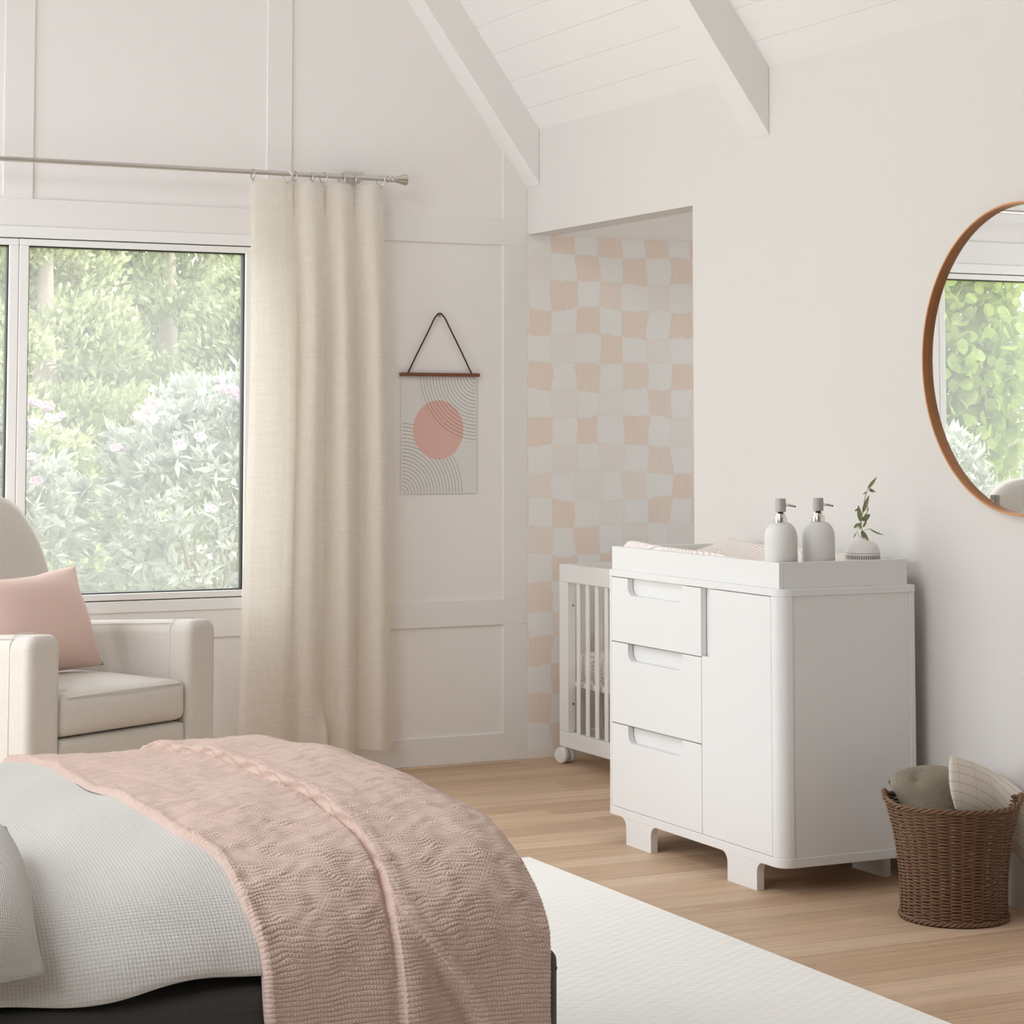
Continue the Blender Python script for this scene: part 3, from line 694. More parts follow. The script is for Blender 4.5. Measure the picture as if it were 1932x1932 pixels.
for i, (a, b, c_, d, wd) in enumerate(LV):
    dy = .006 * math.sin(i * 2.4)
    sg = .004 if i in (1, 9, 12, 13) else .001
    up = Vector((-.45, -.85, .25)) if i != 13 else Vector((-.2, -.6, .75))
    MB().grid([[tuple(p) for p in r] for r in leaf_grid(sp(a, b), sp(c_, d, dy), wd / 9.66 * 6.35 / FPX, sg, 12, up)]).build('leaf', M['sprig'], t, smooth=True)

# ------------------------------------------------------------------ mirror
MX, MYc, MZc, MR = 3.884, 4.834, 1.499, .431
t = thing('mirror', 'large round mirror in a thin brown wooden frame on the right wall', 'mirror', (XR, MYc, MZc - MR))
prof = [(MR - .0055, XR - .0005), (MR, XR - .0005), (MR, MX + .001), (MR - .001, MX), (MR - .0045, MX), (MR - .0055, MX + .001)]
m = MB(); n = 128; m_ = len(prof)
for r, h in prof:
    for k_ in range(n):
        a = 2 * PI * k_ / n; m.v.append((h, MYc + r * math.cos(a), MZc + r * math.sin(a)))
m.f = [(i * n + k_, i * n + (k_ + 1) % n, ((i + 1) % m_) * n + (k_ + 1) % n, ((i + 1) % m_) * n + k_) for i in range(m_) for k_ in range(n)]
m.build('mirror_frame', M['oak'], t, smooth=False, bevel=0)
for p_ in t.children[0].data.polygons: p_.use_smooth = True
try: t.children[0].data.set_sharp_from_angle(angle=math.radians(40))
except Exception: pass
MB().lathe([(MR - .0055, XR - .010), (MR - .0055, XR - .0095)], (0, MYc, MZc), 128, 'x').build('mirror_glass', M['mirror'], t)

# ------------------------------------------------------------------ crib
CX, CY1, CZ0, CZ1 = 3.992, 7.801, .062, .772; CX2, CY0 = 4.56, 6.84
t = thing('crib', 'white slatted crib on castors standing in the papered alcove', 'crib', ((CX + CX2) / 2, (CY0 + CY1) / 2, 0))
def crib_side(x0, x1):
    MB().box(x0, x1, CY0, CY1, .703, CZ1).build('top_rail', M['crib'], t, bevel=.003)
    MB().box(x0, x1, CY0, CY1, CZ0, .122).build('bottom_rail', M['crib'], t, bevel=.003)
    y = CY1 - .1345
    while y > CY0 + .06:
        MB().box((x0 + x1) / 2 - .0055, (x0 + x1) / 2 + .0055, y - .0125, y + .0125, .122, .703).build('slat', M['crib'], t, bevel=.004); y -= .0763
for x0, x1 in ((CX, CX + .034), (CX2 - .034, CX2)): crib_side(x0, x1)
for x0, x1 in ((CX, CX + .036), (CX2 - .036, CX2)):
    for y0, y1 in ((CY1 - .072, CY1), (CY0, CY0 + .072)):
        MB().box(x0, x1, y0, y1, .122, .703).build('post', M['crib'], t, bevel=.003)
for y0, y1 in ((CY1 - .03, CY1), (CY0, CY0 + .03)):
    MB().box(CX + .034, CX2 - .034, y0, y1, .703, CZ1).build('end_rail', M['crib'], t, bevel=.003)
    MB().box(CX + .034, CX2 - .034, y0, y1, CZ0, .122).build('end_rail', M['crib'], t, bevel=.003)
    x = CX + .10
    while x < CX2 - .08:
        MB().box(x - .0125, x + .0125, (y0 + y1) / 2 - .0055, (y0 + y1) / 2 + .0055, .122, .703).build('slat', M['crib'], t, bevel=.004); x += .0763
MB().box(CX + .036, CX2 - .036, CY0 + .032, CY1 - .032, .295, .318).build('mattress_support', M['crib'], t, bevel=.003)
for zc in (.613, .232):
    MB().lathe([(.0042, 0), (.0042, -.002)], (CX + .021, CY1 - .0795, zc), 12, 'y').build('screw', M['screw'], t)
for x, y in ((CX + .012, CY1 - .03), (CX + .012, CY0 + .03), (CX2 - .012, CY1 - .03), (CX2 - .012, CY0 + .03)):
    ca = MB().lathe([(.008, .03), (.012, .052), (.012, .0625)], (x, y, 0), 14).box(x - .012, x + .010, y - .014, y + .014, .026, .056).build('castor', M['castor'], t, bevel=.003)
    rot = math.radians(20)
    for s in (-1, 1):
        m = MB(); pr = [(.002, -.012), (.026, -.012), (.031, -.008), (.0315, .0), (.031, .010), (.026, .012), (.002, .012)]
        m.lathe(pr, (0, 0, 0), 28, 'x'); cx_ = s * .021
        m.v = [((v[0] + cx_) * math.cos(rot) - v[1] * math.sin(rot) + x - .004, (v[0] + cx_) * math.sin(rot) + v[1] * math.cos(rot) + y - .006, v[2] + .0315) for v in m.v]
        m.build('wheel', M['castor'], ca, bevel=.001)
n_a, n_b = 40, 24; mx0, mx1, my0, my1 = CX + .042, CX2 - .042, CY0 + .038, CY1 - .038
P, UV = [], []
hh = .112; prof = [(0.02, 0), (0, .02), (0, hh - .03), (.012, hh - .008), (.035, hh), (.12, hh + .002)]
loop = []
ring = rrect(mx0, mx1, my0, my1, .05, 8)
cxm, cym = (mx0 + mx1) / 2, (my0 + my1) / 2
per = 0
for ins, h in prof:
    row = []; ru = []; per = 0; last = None
    for (x, y) in ring + ring[:1]:
        fx = (x - cxm) * (1 - ins / (mx1 - mx0) * 2) + cxm; fy = (y - cym) * (1 - ins / (my1 - my0) * 2) + cym
        if last: per += math.hypot(x - last[0], y - last[1])
        last = (x, y); row.append((fx, fy, .318 + h)); ru.append((per, h - ins))
    P.append(row); UV.append(ru)
m = MB().grid(P, UV); nb = len(ring) + 1; k0 = (len(prof) - 1) * nb
m.f.append(tuple(range(k0, k0 + nb - 1)))
m = m.build('crib_mattress', M['hatch'], smooth=True, org=(cxm, cym, .318))
tag(m, 'crib mattress in white and blush hatched sheet inside the crib', 'mattress')

# ------------------------------------------------------------------ rug
rug = MB().box(.55, 3.008, 2.3, 6.078, .001, .012).build('rug', M['rug'], bevel=.004, seg=3)
tag(rug, 'cream woven rug lying under the bed foot on the oak floor', 'rug')

# ------------------------------------------------------------------ bed
t = thing('bed', 'bed with charcoal upholstered frame beside the cream rug', 'bed', (.75, 4.13, 0))
FY0, FY1, FXR = 3.362, 4.90, 1.738
fr = rrect(-.12, FXR, FY0, FY1, .06, 8)
MB().prism(fr, 'z', .115, .425).build('bed_frame', M['frameg'], t, bevel=.018, seg=4)
pl = [(x, y, .395) for x, y in rrect(-.12 + .001, FXR - .001, FY0 + .001, FY1 - .001, .06, 8)]
MB().tube(pl, .0028, 6, True).build('piping', M['frameg'], t, smooth=True)
MB().prism(rrect(-.08, 1.62, FY0 + .12, FY1 - .12, .08, 8), 'z', .42, .515).build('mattress', M['quilt'], t, bevel=.03, seg=4)
MB().box(-.17, -.10, FY0 - .03, FY1 + .03, .1, 1.05).build('headboard', M['frameg'], t, bevel=.03, seg=4)
for x in (.0, 1.55):
    for y in (FY0 + .12, FY1 - .12): MB().lathe([(.022, .0125), (.028, .12)], (x, y, 0), 14).build('leg', M['gap'], t, smooth=True)
# drape cross-section over the bed, from far side to near side (y, z)
SEC = catmull([(4.935, .36), (4.925, .46), (4.885, .535), (4.78, .582), (4.55, .612), (4.2, .628), (3.9, .628), (3.70, .616), (3.56, .593), (3.46, .552), (3.395, .488), (3.366, .41), (3.352, .33), (3.348, .24), (3.346, .12)], 900)
sl = np.concatenate([[0], np.cumsum(np.linalg.norm(np.diff(SEC, axis=0), axis=1))])
def sec(tt):
    y = np.interp(tt, sl, SEC[:, 0]); z = np.interp(tt, sl, SEC[:, 1])
    e = .004; dy = np.interp(tt + e, sl, SEC[:, 0]) - np.interp(tt - e, sl, SEC[:, 0]); dz = np.interp(tt + e, sl, SEC[:, 1]) - np.interp(tt - e, sl, SEC[:, 1])
    q = np.hypot(dy, dz) + 1e-9; return y, z, -dz / q * -1, dy / q * -1          # outward normal
def t_at_z(zq): i = np.argmax(SEC[:, 1]); return np.interp(-zq, -SEC[i:, 1], sl[i:])
def drape(xs, tt, offs, foot=1.60, fd=.05):
    X, T = np.meshgrid(xs, tt, indexing='ij'); y, z, ny, nz = sec(T); o = offs(X, T, y, z)
    z2 = z + o * nz; y2 = y + o * ny
    k_ = np.clip((X - foot) / .1, 0, None); z2 = z2 - fd * k_ ** 2 * np.clip((z - .3) / .25, 0, 1)
    return np.stack([X, y2, z2], axis=2), np.stack([X, T], axis=2)
def wob(X, T): return .0035 * np.sin(X * 7 + T * 3) + .003 * np.sin(T * 11 - X * 5) + .002 * np.sin(X * 23 + T * 17)
xs = np.linspace(-.12, 1.64, 150); hem = t_at_z(.44)
tt = np.linspace(.03, 1, 170)
X, _ = np.meshgrid(xs, tt, indexing='ij')
hemx = hem + .008 * np.sin(xs * 9) + .006 * np.sin(xs * 21 + 1)
P = []; UV = []
for i, x in enumerate(xs):
    tq = np.linspace(.03, hemx[i], 170)
    p, uv = drape(np.array([x]), tq, lambda X, T, y, z: .002 + wob(X, T) + .008 * sstep(hem - .1, hem, T) * (1 + np.sin(X * 14)) * sstep(1.16, 1.10, X), 1.58, .06)
    P.append(p[0]); UV.append(uv[0])
q = MB().grid(P, UV).build('quilt', M['quilt'], smooth=True, solid=.012)
tag(q, 'pale grey textured quilt spread over the bed', 'quilt')
# throw: one thick layer with the folded-over half on top of it
xs0, xs1 = 1.135, 1.700
na, nt = 410, 1780; tt = np.linspace(.02, sl[-1] - .02, nt)
A_, T_ = np.meshgrid(np.linspace(0, 1, na), tt, indexing='ij')
y, z, ny, nz = sec(T_)
near = T_ > sl[-1] * .4
dr = sstep(.565, .33, z) * near                # 0 on top .. 1 on the near drop
left = 1.112 + .10 * sstep(.45, .98, T_ / sl[-1]) + .006 * np.sin(T_ * 13) + .004 * np.sin(T_ * 29 + 1)
right = 1.704 - .016 * dr + .004 * np.sin(T_ * 19)
X = left + (right - left) * A_
xf = 1.437 + .004 * np.sin(T_ * 21) + .003 * np.sin(T_ * 47) + .120 * dr ** 1.15
x2 = 1.437 + .004 * np.sin(T_ * 21) - .016 * dr
o = .017 + wob(X, T_)
o = o + .006 * sstep(-.0015, .0025, X - xf) + .006 * sstep(-.0015, .0025, X - x2)
o = o + .002 * np.exp(-((X - xf - .010) / .010) ** 2) + .010 * dr * np.exp(-((X - x2 - .02) / .028) ** 2) - .012 * dr * np.exp(-((X - xf + .022) / .022) ** 2)
o = o - .009 * np.exp(-((X - x2 + .007) / .005) ** 2) * (1 - dr) - .006 * dr * np.exp(-((X - x2 + .012) / .012) ** 2)
er = np.clip((X - left) / .010, 0, 1); ek = er ** .25; o = o * (.25 + .75 * np.sqrt(1 - (1 - er) ** 2)) + .002 * np.exp(-((X - left - .010) / .008) ** 2)
# braided rows: ridges across the bed with slanted stitches
top = 1 - dr
nz_ = lambda a, b, c_: np.sin(X * a + 1.7 * np.sin(T_ * b + c_)) * np.sin(T_ * c_ + 1.3 * np.sin(X * b * .7))
Tw = T_ + (.0014 + .0045 * top) * (nz_(26, 19, 31) + .6 * nz_(71, 45, 63)) + .0022 * top * nz_(140, 90, 120)
rowp = np.where(near, .0074, .0074); f = (Tw / .0074) % 1.0; d = np.abs(f - .5) * 2
ph = X / .0058 + d * .85
c_ = .5 + .5 * np.cos(2 * PI * ph)
hk = (1 - d ** 2.6) * (.70 + .30 * np.clip(d * 4, 0, 1)) * (.48 + .52 * c_)
amp = (.0038 + .0004 * top) * np.clip(.55 + .45 * nz_(34, 52, 41) * top + .45 * dr + .25, .35, 1.2)
o = o + hk * amp * ek + .0016 * top * nz_(95, 70, 88) * ek
X2 = X - (.0018 + .003 * dr) * hk * (np.exp(-((X - xf - .002) / .006) ** 2) + 1.2 * (1 - er) * np.clip((X - left) / .003, 0, 1)) - .006 * np.exp(-((X - xf - .003) / .0035) ** 2) * (X > xf) - .004 * dr * np.exp(-((X - x2 - .004) / .005) ** 2) * (X > x2)
z2 = z + o * nz; y2 = y + o * ny
kk = np.clip((X - 1.60) / .1, 0, None); z2 = z2 - .022 * kk ** 2 * np.clip((z - .3) / .25, 0, 1)
P = np.stack([X2, y2, z2], axis=2).astype(np.float32)
me = bpy.data.meshes.new('throw_blanket'); nv = na * nt; me.vertices.add(nv); me.vertices.foreach_set('co', P.ravel())
ii, jj = np.meshgrid(np.arange(na - 1), np.arange(nt - 1), indexing='ij'); k0 = (ii * nt + jj).ravel()
q4 = np.stack([k0, k0 + 1, k0 + nt + 1, k0 + nt], axis=1).astype(np.int32); nf = len(q4)
me.loops.add(nf * 4); me.loops.foreach_set('vertex_index', q4.ravel()); me.polygons.add(nf)
me.polygons.foreach_set('loop_start', np.arange(0, nf * 4, 4, dtype=np.int32)); me.polygons.foreach_set('use_smooth', np.ones(nf, dtype=bool))
l = me.uv_layers.new(name='UVMap'); UVf = np.stack([X, T_], axis=2).reshape(-1, 2).astype(np.float32); l.data.foreach_set('uv', UVf[q4.ravel()].ravel())
me.update(); me.validate(); me.materials.append(M['knit'])
th = bpy.data.objects.new('throw_blanket', me); COL.objects.link(th)
tag(th, 'folded blush pink cable knit throw draped across the bed foot', 'throw blanket')
# pillow leaning at the near left of the bed
def pillow_patch(name, G, na, nb, thick, mat, label, cat, edge=.5, su=1.0, sv=1.0, flip=1, org=None, group=None, dimple=None, pw=2.6):
    C = patch(G, na, nb); N = gnormals(C) * flip
    a = np.linspace(-1, 1, na)[:, None]; b = np.linspace(-1, 1, nb)[None, :]
    h = thick * np.clip((1 - np.abs(a) ** pw), 0, 1) ** edge * np.clip((1 - np.abs(b) ** pw), 0, 1) ** edge
    if dimple is not None:
        da, db, dd = dimple; r = np.sqrt((a - da) ** 2 + (b - db) ** 2); h = h - dd * np.exp(-(r / .16) ** 1.0)
    global LASTF, LASTN
    F = C + N * h[..., None]; LASTF = F; LASTN = gnormals(F) * flip; B = C - N * (h[..., None] * .8)
    m = MB(); n1 = na * nb
    m.v = F.reshape(-1, 3).tolist() + B.reshape(-1, 3).tolist()
    g = [(i * nb + j, i * nb + j + 1, (i + 1) * nb + j + 1, (i + 1) * nb + j) for i in range(na - 1) for j in range(nb - 1)]
    m.f = g + [tuple(n1 + q for q in f[::-1]) for f in g]
    bd = [(i * nb) for i in range(na)] + [(na - 1) * nb + j for j in range(1, nb)] + [i * nb + nb - 1 for i in range(na - 2, -1, -1)] + [j for j in range(nb - 2, 0, -1)]
    for q in range(len(bd)):
        i, j = bd[q], bd[(q + 1) % len(bd)]; m.f.append((i, j, n1 + j, n1 + i))
    uu, vv = np.meshgrid(np.linspace(0, sv, na), np.linspace(0, su, nb), indexing='ij')
    uv = np.stack([vv, uu], axis=2).reshape(-1, 2); m.uv = np.concatenate([uv, uv])
    o = m.build(name, mat, smooth=True, org=org)
    bm = bmesh.new(); bm.from_mesh(o.data); bmesh.ops.remove_doubles(bm, verts=bm.verts[:], dist=.00005); bm.to_mesh(o.data); bm.free()
    if label: tag(o, label, cat, group)
    return o
def px(u, v, y): return tuple(at(u, v, y=y))
G = [[px(-420, 1560, 3.66), px(-260, 1520, 3.66), px(-110, 1520, 3.65), px(12, 1560, 3.62)],
     [px(-430, 1680, 3.53), px(-260, 1640, 3.50), px(-90, 1640, 3.50), px(52, 1650, 3.50)],
     [px(-430, 1790, 3.38), px(-260, 1760, 3.35), px(-80, 1755, 3.36), px(68, 1760, 3.39)],
     [px(-440, 1880, 3.345), px(-260, 1870, 3.31), px(-80, 1868, 3.315), px(86, 1838, 3.335)]]
pillow_patch('pillow', G, 40, 50, .055, M['pillow'], 'grey textured pillow lying on the quilt at the near left edge', 'pillow', .6, .6, .45, flip=1)

# ------------------------------------------------------------------ armchair
Aa, Bb = np.array([1.670, 6.678]), np.array([2.270, 7.000]); dv = (Bb - Aa); Lw = np.linalg.norm(dv); dv = dv / Lw; rz = math.atan2(dv[1], dv[0])
mid = (Aa + Bb) / 2
t = thing('armchair', 'beige upholstered armchair with track arms in front of the window', 'armchair', (mid[0], mid[1], 0), rz); chair = t
hw = Lw / 2; at_ = .066
def arm(cx):
    D = .70
    o = MB().prism(rrect(cx - at_, cx + at_, .10, .682, .042, 7, (0, 0, 1, 1)), 'y', 0, D).build('arm', M['chairf'], t, world=False, bevel=.024, seg=5, angle=50)
    for v_ in o.data.vertices:
        if v_.co.z > .5: v_.co.z -= .042 * v_.co.y / D
    seam = rrect(cx - at_ - .0005, cx + at_ + .0005, .12, .6825, .042, 7, (0, 0, 1, 1))
    MB().tube([(p[0], .088, p[1]) for p in seam[1:] + seam[:1]], .0016, 6).build('seam', M['piping'], o, world=False, smooth=True)
    for sx in (-1, 1):
        MB().tube([(cx + sx * (at_ - .012), y, .6735 - .042 * y / D) for y in (.088, .3, D)], .0018, 6).build('seam', M['piping'], o, world=False, smooth=True)
arm(-hw); arm(hw)
iw = hw - at_
def softbox(x0, x1, y0, y1, z0, z1, r, crown=.0, nx=26, ny=22, nz=10, front_bulge=0.0):
    m = MB(); cx, cy, cz = (x0 + x1) / 2, (y0 + y1) / 2, (z0 + z1) / 2; hx, hy, hz = (x1 - x0) / 2, (y1 - y0) / 2, (z1 - z0) / 2
    def dst(p):
        q = [max(min(p[i], (hx, hy, hz)[i] - r), -((hx, hy, hz)[i] - r)) for i in range(3)]; d = Vector((p[0] - q[0], p[1] - q[1], p[2] - q[2]))
        if d.length > 1e-9: d = d.normalized() * r
        o = Vector(q) + d; a, b = o.x / hx, o.y / hy
        if o.z > 0: o.z += crown * (1 - a * a) * (1 - b * b)
        if o.y < 0: o.y -= front_bulge * (1 - a * a) * (1 - (o.z / hz) ** 2)
        return (o.x + cx, o.y + cy, o.z + cz)
    def face(f, n1, n2):
        m.grid([[dst(f(-1 + 2 * i / n1, -1 + 2 * j / n2)) for j in range(n2 + 1)] for i in range(n1 + 1)])
    for s in (-1, 1):
        face(lambda a, b: (a * hx, b * hy, s * hz), nx, ny); face(lambda a, b: (a * hx, s * hy, b * hz), nx, nz); face(lambda a, b: (s * hx, a * hy, b * hz), ny, nz)
    return m
def weld(o):
    bm = bmesh.new(); bm.from_mesh(o.data); bmesh.ops.remove_doubles(bm, verts=bm.verts[:], dist=.0002); bmesh.ops.recalc_face_normals(bm, faces=bm.faces[:]); bm.to_mesh(o.data); bm.free(); return o
seat = weld(softbox(-iw + .002, iw - .002, .004, .62, .362, .492, .028, .022, front_bulge=.012).build('seat_cushion', M['chairf'], t, world=False, smooth=True))
MB().tube([(x, .0085 - .010 * (1 - (x / iw) ** 2), .482 + .004 * (1 - (x / iw) ** 2)) for x in np.linspace(-iw + .03, iw - .03, 30)], .0028, 6).build('piping', M['piping'], seat, world=False, smooth=True)
weld(softbox(-iw + .001, iw - .001, .010, .64, .12, .357, .012).build('seat_base', M['chairf'], t, world=False, smooth=True))
# backrest with rounded shoulders, leaning back
m = MB(); rows = []; outl = []
bw = iw + .006; top = 1.098
for q in np.linspace(0, 1, 60):
    a = q * 2 * PI
for (x, z) in catmull([(-bw, .42), (-bw, .62), (-bw - .02, .80), (-bw + .012, .96), (-bw + .10, 1.068), (0, top), (bw - .10, 1.068), (bw - .012, .96), (bw + .02, .80), (bw, .62), (bw, .42)], 61): outl.append((x, z))
def lean(x, y, z): return (x, y + .55 + (z - .42) * .32, z)
secs = [(.97, .012), (.99, .004), (1.0, .03), (1.0, .10), (.985, .13), (.95, .145)]
cxz = (0, .66)
rings = [[lean(cxz[0] + (x - cxz[0]) * s, d, cxz[1] + (z - cxz[1]) * s) for x, z in outl] for s, d in [(.55, -.008), (.80, -.004), (.93, .002), (.985, .014), (1.0, .04), (1.0, .11), (.97, .135)]]
n = len(outl)
for r_ in rings: m.v += r_
m.f = [(i * n + k_, i * n + k_ + 1, (i + 1) * n + k_ + 1, (i + 1) * n + k_) for i in range(len(rings) - 1) for k_ in range(n - 1)] + [tuple(range(n)), tuple(range((len(rings) - 1) * n, len(rings) * n))]
m.build('backrest', M['chairf'], t, world=False, smooth=True)
MB().box(-hw + .02, hw - .02, .60, .74, .1, .64).build('back_panel', M['chairf'], t, world=False, bevel=.03, seg=4)
MB().lathe([(.24, 0), (.24, .012), (.06, .02), (.05, .13)], (0, .36, 0), 32).build('swivel_base', M['gap'], t, world=False, smooth=False, bevel=.003)
# blush cushion on the seat, leaning on the backrest
def loc2w(x, y, z):
    ca, sa = math.cos(rz), math.sin(rz); return (mid[0] + x * ca - y * sa, mid[1] + x * sa + y * ca, z)
G = []
for b_, (z_, y_) in enumerate(((.523, .335), (.595, .365), (.675, .40), (.755, .44), (.832, .475))):
    row = []
    for a_ in (-.27, -.14, 0, .12, .235):
        pin = .018 * math.cos(a_ * 6) * (1 if b_ in (0, 4) else 0)
        zz = z_ + (-.014 if b_ == 4 and a_ in (-.14, 0) else 0) + (.012 if b_ == 4 and a_ in (.235, -.27) else 0)
        ax_ = a_ + (-.018 if a_ > .2 and b_ in (1, 2, 3) else 0) + (.0 if a_ > 0 else .02 * b_ / 4)
        row.append(loc2w(ax_ - .035, y_ - .02, zz + .01 * a_))
    G.append(row)
pillow_patch('cushion', G, 40, 40, .085, M['pink'], 'square blush pink cushion leaning on the armchair back', 'cushion', .62, .45, .45, flip=-1)

# ------------------------------------------------------------------ basket and its cushions
BC = (3.690, 4.890)
t = thing('basket', 'brown wicker basket standing on the floor beside the dresser', 'basket', (BC[0], BC[1], 0))
bp = [(0, .1405), (.01, .139), (.04, .1385), (.086, .139), (.12, .141), (.154, .145), (.189, .1495), (.223, .1555), (.262, .166), (.306, .179)]
bz, br = np.array([p[0] for p in bp]), np.array([p[1] for p in bp])
camdir = math.atan2(-BC[1], -BC[0])
hx_ = camdir + PI / 2
def lift(a): return .012 * (max(0, math.cos(a - hx_)) ** 10 + max(0, math.cos(a - hx_ + PI)) ** 10)
NR, NSK, SEG = 70, 32, 6
wv = MB(); nn = NSK * SEG
for r_ in range(NR):
    z_ = .006 + r_ * (.300 - .006) / (NR - 1)
    R0 = np.interp(z_, bz, br)
    pts = []
    for k_ in range(nn):
        a = 2 * PI * k_ / nn
        rr = R0 + .0036 * math.cos(a * NSK / 2 + r_ * PI) * (1.0)
        pts.append((BC[0] + rr * math.cos(a), BC[1] + rr * math.sin(a), z_ + lift(a) * (z_ / .3) ** 3 + .0006 * math.sin(3 * a + r_ * 1.7)))
    wv.tube(pts, .00238, 6, True)
wv.build('woven_side', M['wicker'], t, smooth=True)
sk = MB()
for k_ in range(NSK):
    a = 2 * PI * (k_ + .5) / NSK * 1.0
    a = 2 * PI * k_ / NSK + PI / NSK
    pts = [(BC[0] + np.interp(z_, bz, br) * math.cos(a), BC[1] + np.interp(z_, bz, br) * math.sin(a), z_ + lift(a) * (z_ / .3) ** 3) for z_ in np.linspace(.004, .304, 14)]
    sk.tube(pts, .0021, 6)
sk.build('stakes', M['wicker'], t, smooth=True)
def plait(zc, R0, turns, rad, amp, lf):
    m = MB()
    for s in range(3):
        pts = []
        for k_ in range(220):
            a = 2 * PI * k_ / 220; q = a * turns + s * 2 * PI / 3
            pts.append((BC[0] + (R0 + amp * math.cos(q)) * math.cos(a), BC[1] + (R0 + amp * math.cos(q)) * math.sin(a), zc + amp * math.sin(q) + (lift(a) if lf else 0)))
        m.tube(pts, rad, 6, True)
    return m
plait(.306, .1800, 17, .0036, .0042, True).build('rim', M['wicker'], t, smooth=True)
plait(.0085, .1420, 17, .0036, .0040, False).build('foot_border', M['wicker'], t, smooth=True)
MB().lathe([(.136, .006), (.136, .010)], (BC[0], BC[1], 0), 40).build('basket_floor', M['wicker'], t)
for s in (1, -1):
    a0 = hx_ if s == 1 else hx_ + PI; h = MB()
    for j in range(2):
        pts = []
        for q in np.linspace(0, PI, 22):
            a = a0 + .20 * math.cos(q); R_ = .1815 + .004 * math.cos(q * 9 + j * PI)
            pts.append((BC[0] + R_ * math.cos(a), BC[1] + R_ * math.sin(a), .312 + .016 * math.sin(q) + .003 * math.sin(q * 9 + j * PI)))
        h.tube(pts, .0042, 7)
    h.build('handle', M['wicker'], t, smooth=True)
# taupe buttoned cushion
G = [[px(1676, 1468, 5.015), px(1700, 1459, 5.02), px(1742, 1452, 5.025), px(1790, 1454, 5.03)],
     [px(1681, 1484, 5.005), px(1706, 1480, 4.99), px(1745, 1475, 4.985), px(1800, 1475, 4.99)],
     [px(1700, 1512, 4.995), px(1720, 1512, 4.975), px(1752, 1515, 4.965), px(1800, 1515, 4.965)],
     [px(1728, 1560, 4.975), px(1742, 1562, 4.96), px(1762, 1566, 4.95), px(1795, 1566, 4.95)]]
c1 = pillow_patch('cushion', G, 45, 45, .030, M['taupe'], 'taupe corduroy cushion with a button tucked in the wicker basket', 'cushion', .45, .30, .30, flip=1, pw=6, dimple=(-.32, 0.0, .026), org=(3.66, 4.9, .22))
bco = Vector(LASTF[15, 22]) - Vector((3.66, 4.9, .22)); bno = Vector(LASTN[15, 22])
ob = MB().lathe([(.001, -.003), (.006, -.002), (.0065, .001), (.004, .003), (.001, .0035)], (0, 0, 0), 16).build('button', M['taupe'], None, smooth=True)
ob.parent = c1; ob.location = bco + bno * .002; ob.rotation_mode = 'QUATERNION'; ob.rotation_quaternion = bno.to_track_quat('Z', 'Y')
# cream windowpane cushion slumped over the far rim toward the wall
G = [[px(1793, 1425, 4.92), px(1822, 1434, 4.935), px(1862, 1450, 4.93), px(1900, 1470, 4.885), px(1932, 1496, 4.83)],
     [px(1790, 1452, 4.885), px(1826, 1466, 4.905), px(1868, 1486, 4.905), px(1912, 1514, 4.865), px(1942, 1536, 4.815)],
     [px(1793, 1490, 4.855), px(1828, 1506, 4.875), px(1872, 1530, 4.89), px(1914, 1560, 4.875), px(1945, 1586, 4.815)],
     [px(1802, 1528, 4.84), px(1836, 1542, 4.86), px(1878, 1566, 4.90), px(1908, 1604, 4.885), px(1938, 1632, 4.815)]]
pillow_patch('cushion', G, 44, 54, .022, M['gridcloth'], 'cream cushion with thin brown grid lines slumped over the basket rim', 'cushion', .55, .24, .22, flip=1)

# ------------------------------------------------------------------ garden
GZ = -.25
o = MB().box(-40, 60, yb + .2, 90, GZ - .1, GZ).build('ground', M['lawn']); tag(o, 'pale green lawn outside the window', 'lawn', kind='structure')
rng = np.random.RandomState(3)
def leaves(cent, axis, L, W, bend=.15, broad=False):
    """n leaf blades as 2x3 vertex strips; arrays in, one mesh out"""
    n = len(cent); ax = axis / np.linalg.norm(axis, axis=1, keepdims=True)
    r = rng.normal(size=(n, 3)); s = np.cross(ax, r); s /= np.linalg.norm(s, axis=1, keepdims=True); nn = np.cross(s, ax)
    L = L[:, None]; W = W[:, None]
    if broad:
        v = np.stack([cent, cent + ax * L * .22 - s * W * .42, cent + ax * L * .22 + s * W * .42, cent + ax * L * .62 - s * W * .5 + nn * W * .1, cent + ax * L * .62 + s * W * .5 + nn * W * .1, cent + ax * L * .9 - s * W * .2, cent + ax * L * .9 + s * W * .2, cent + ax * L - nn * L * bend], axis=1)
        m = MB(); m.v = v.reshape(-1, 3).tolist(); m.f = [f for i in range(n) for f in ((8 * i, 8 * i + 1, 8 * i + 2), (8 * i + 1, 8 * i + 3, 8 * i + 4, 8 * i + 2), (8 * i + 3, 8 * i + 5, 8 * i + 6, 8 * i + 4), (8 * i + 5, 8 * i + 7, 8 * i + 6))]
        return m
    v = np.stack([cent, cent + ax * L * .45 - s * W * .5 + nn * W * .12, cent + ax * L * .45 + s * W * .5 + nn * W * .12, cent + ax * L - nn * L * bend], axis=1)
    m = MB(); m.v = v.reshape(-1, 3).tolist(); m.f = [f for i in range(n) for f in ((4 * i, 4 * i + 1, 4 * i + 2), (4 * i + 1, 4 * i + 3, 4 * i + 2))]
    return m
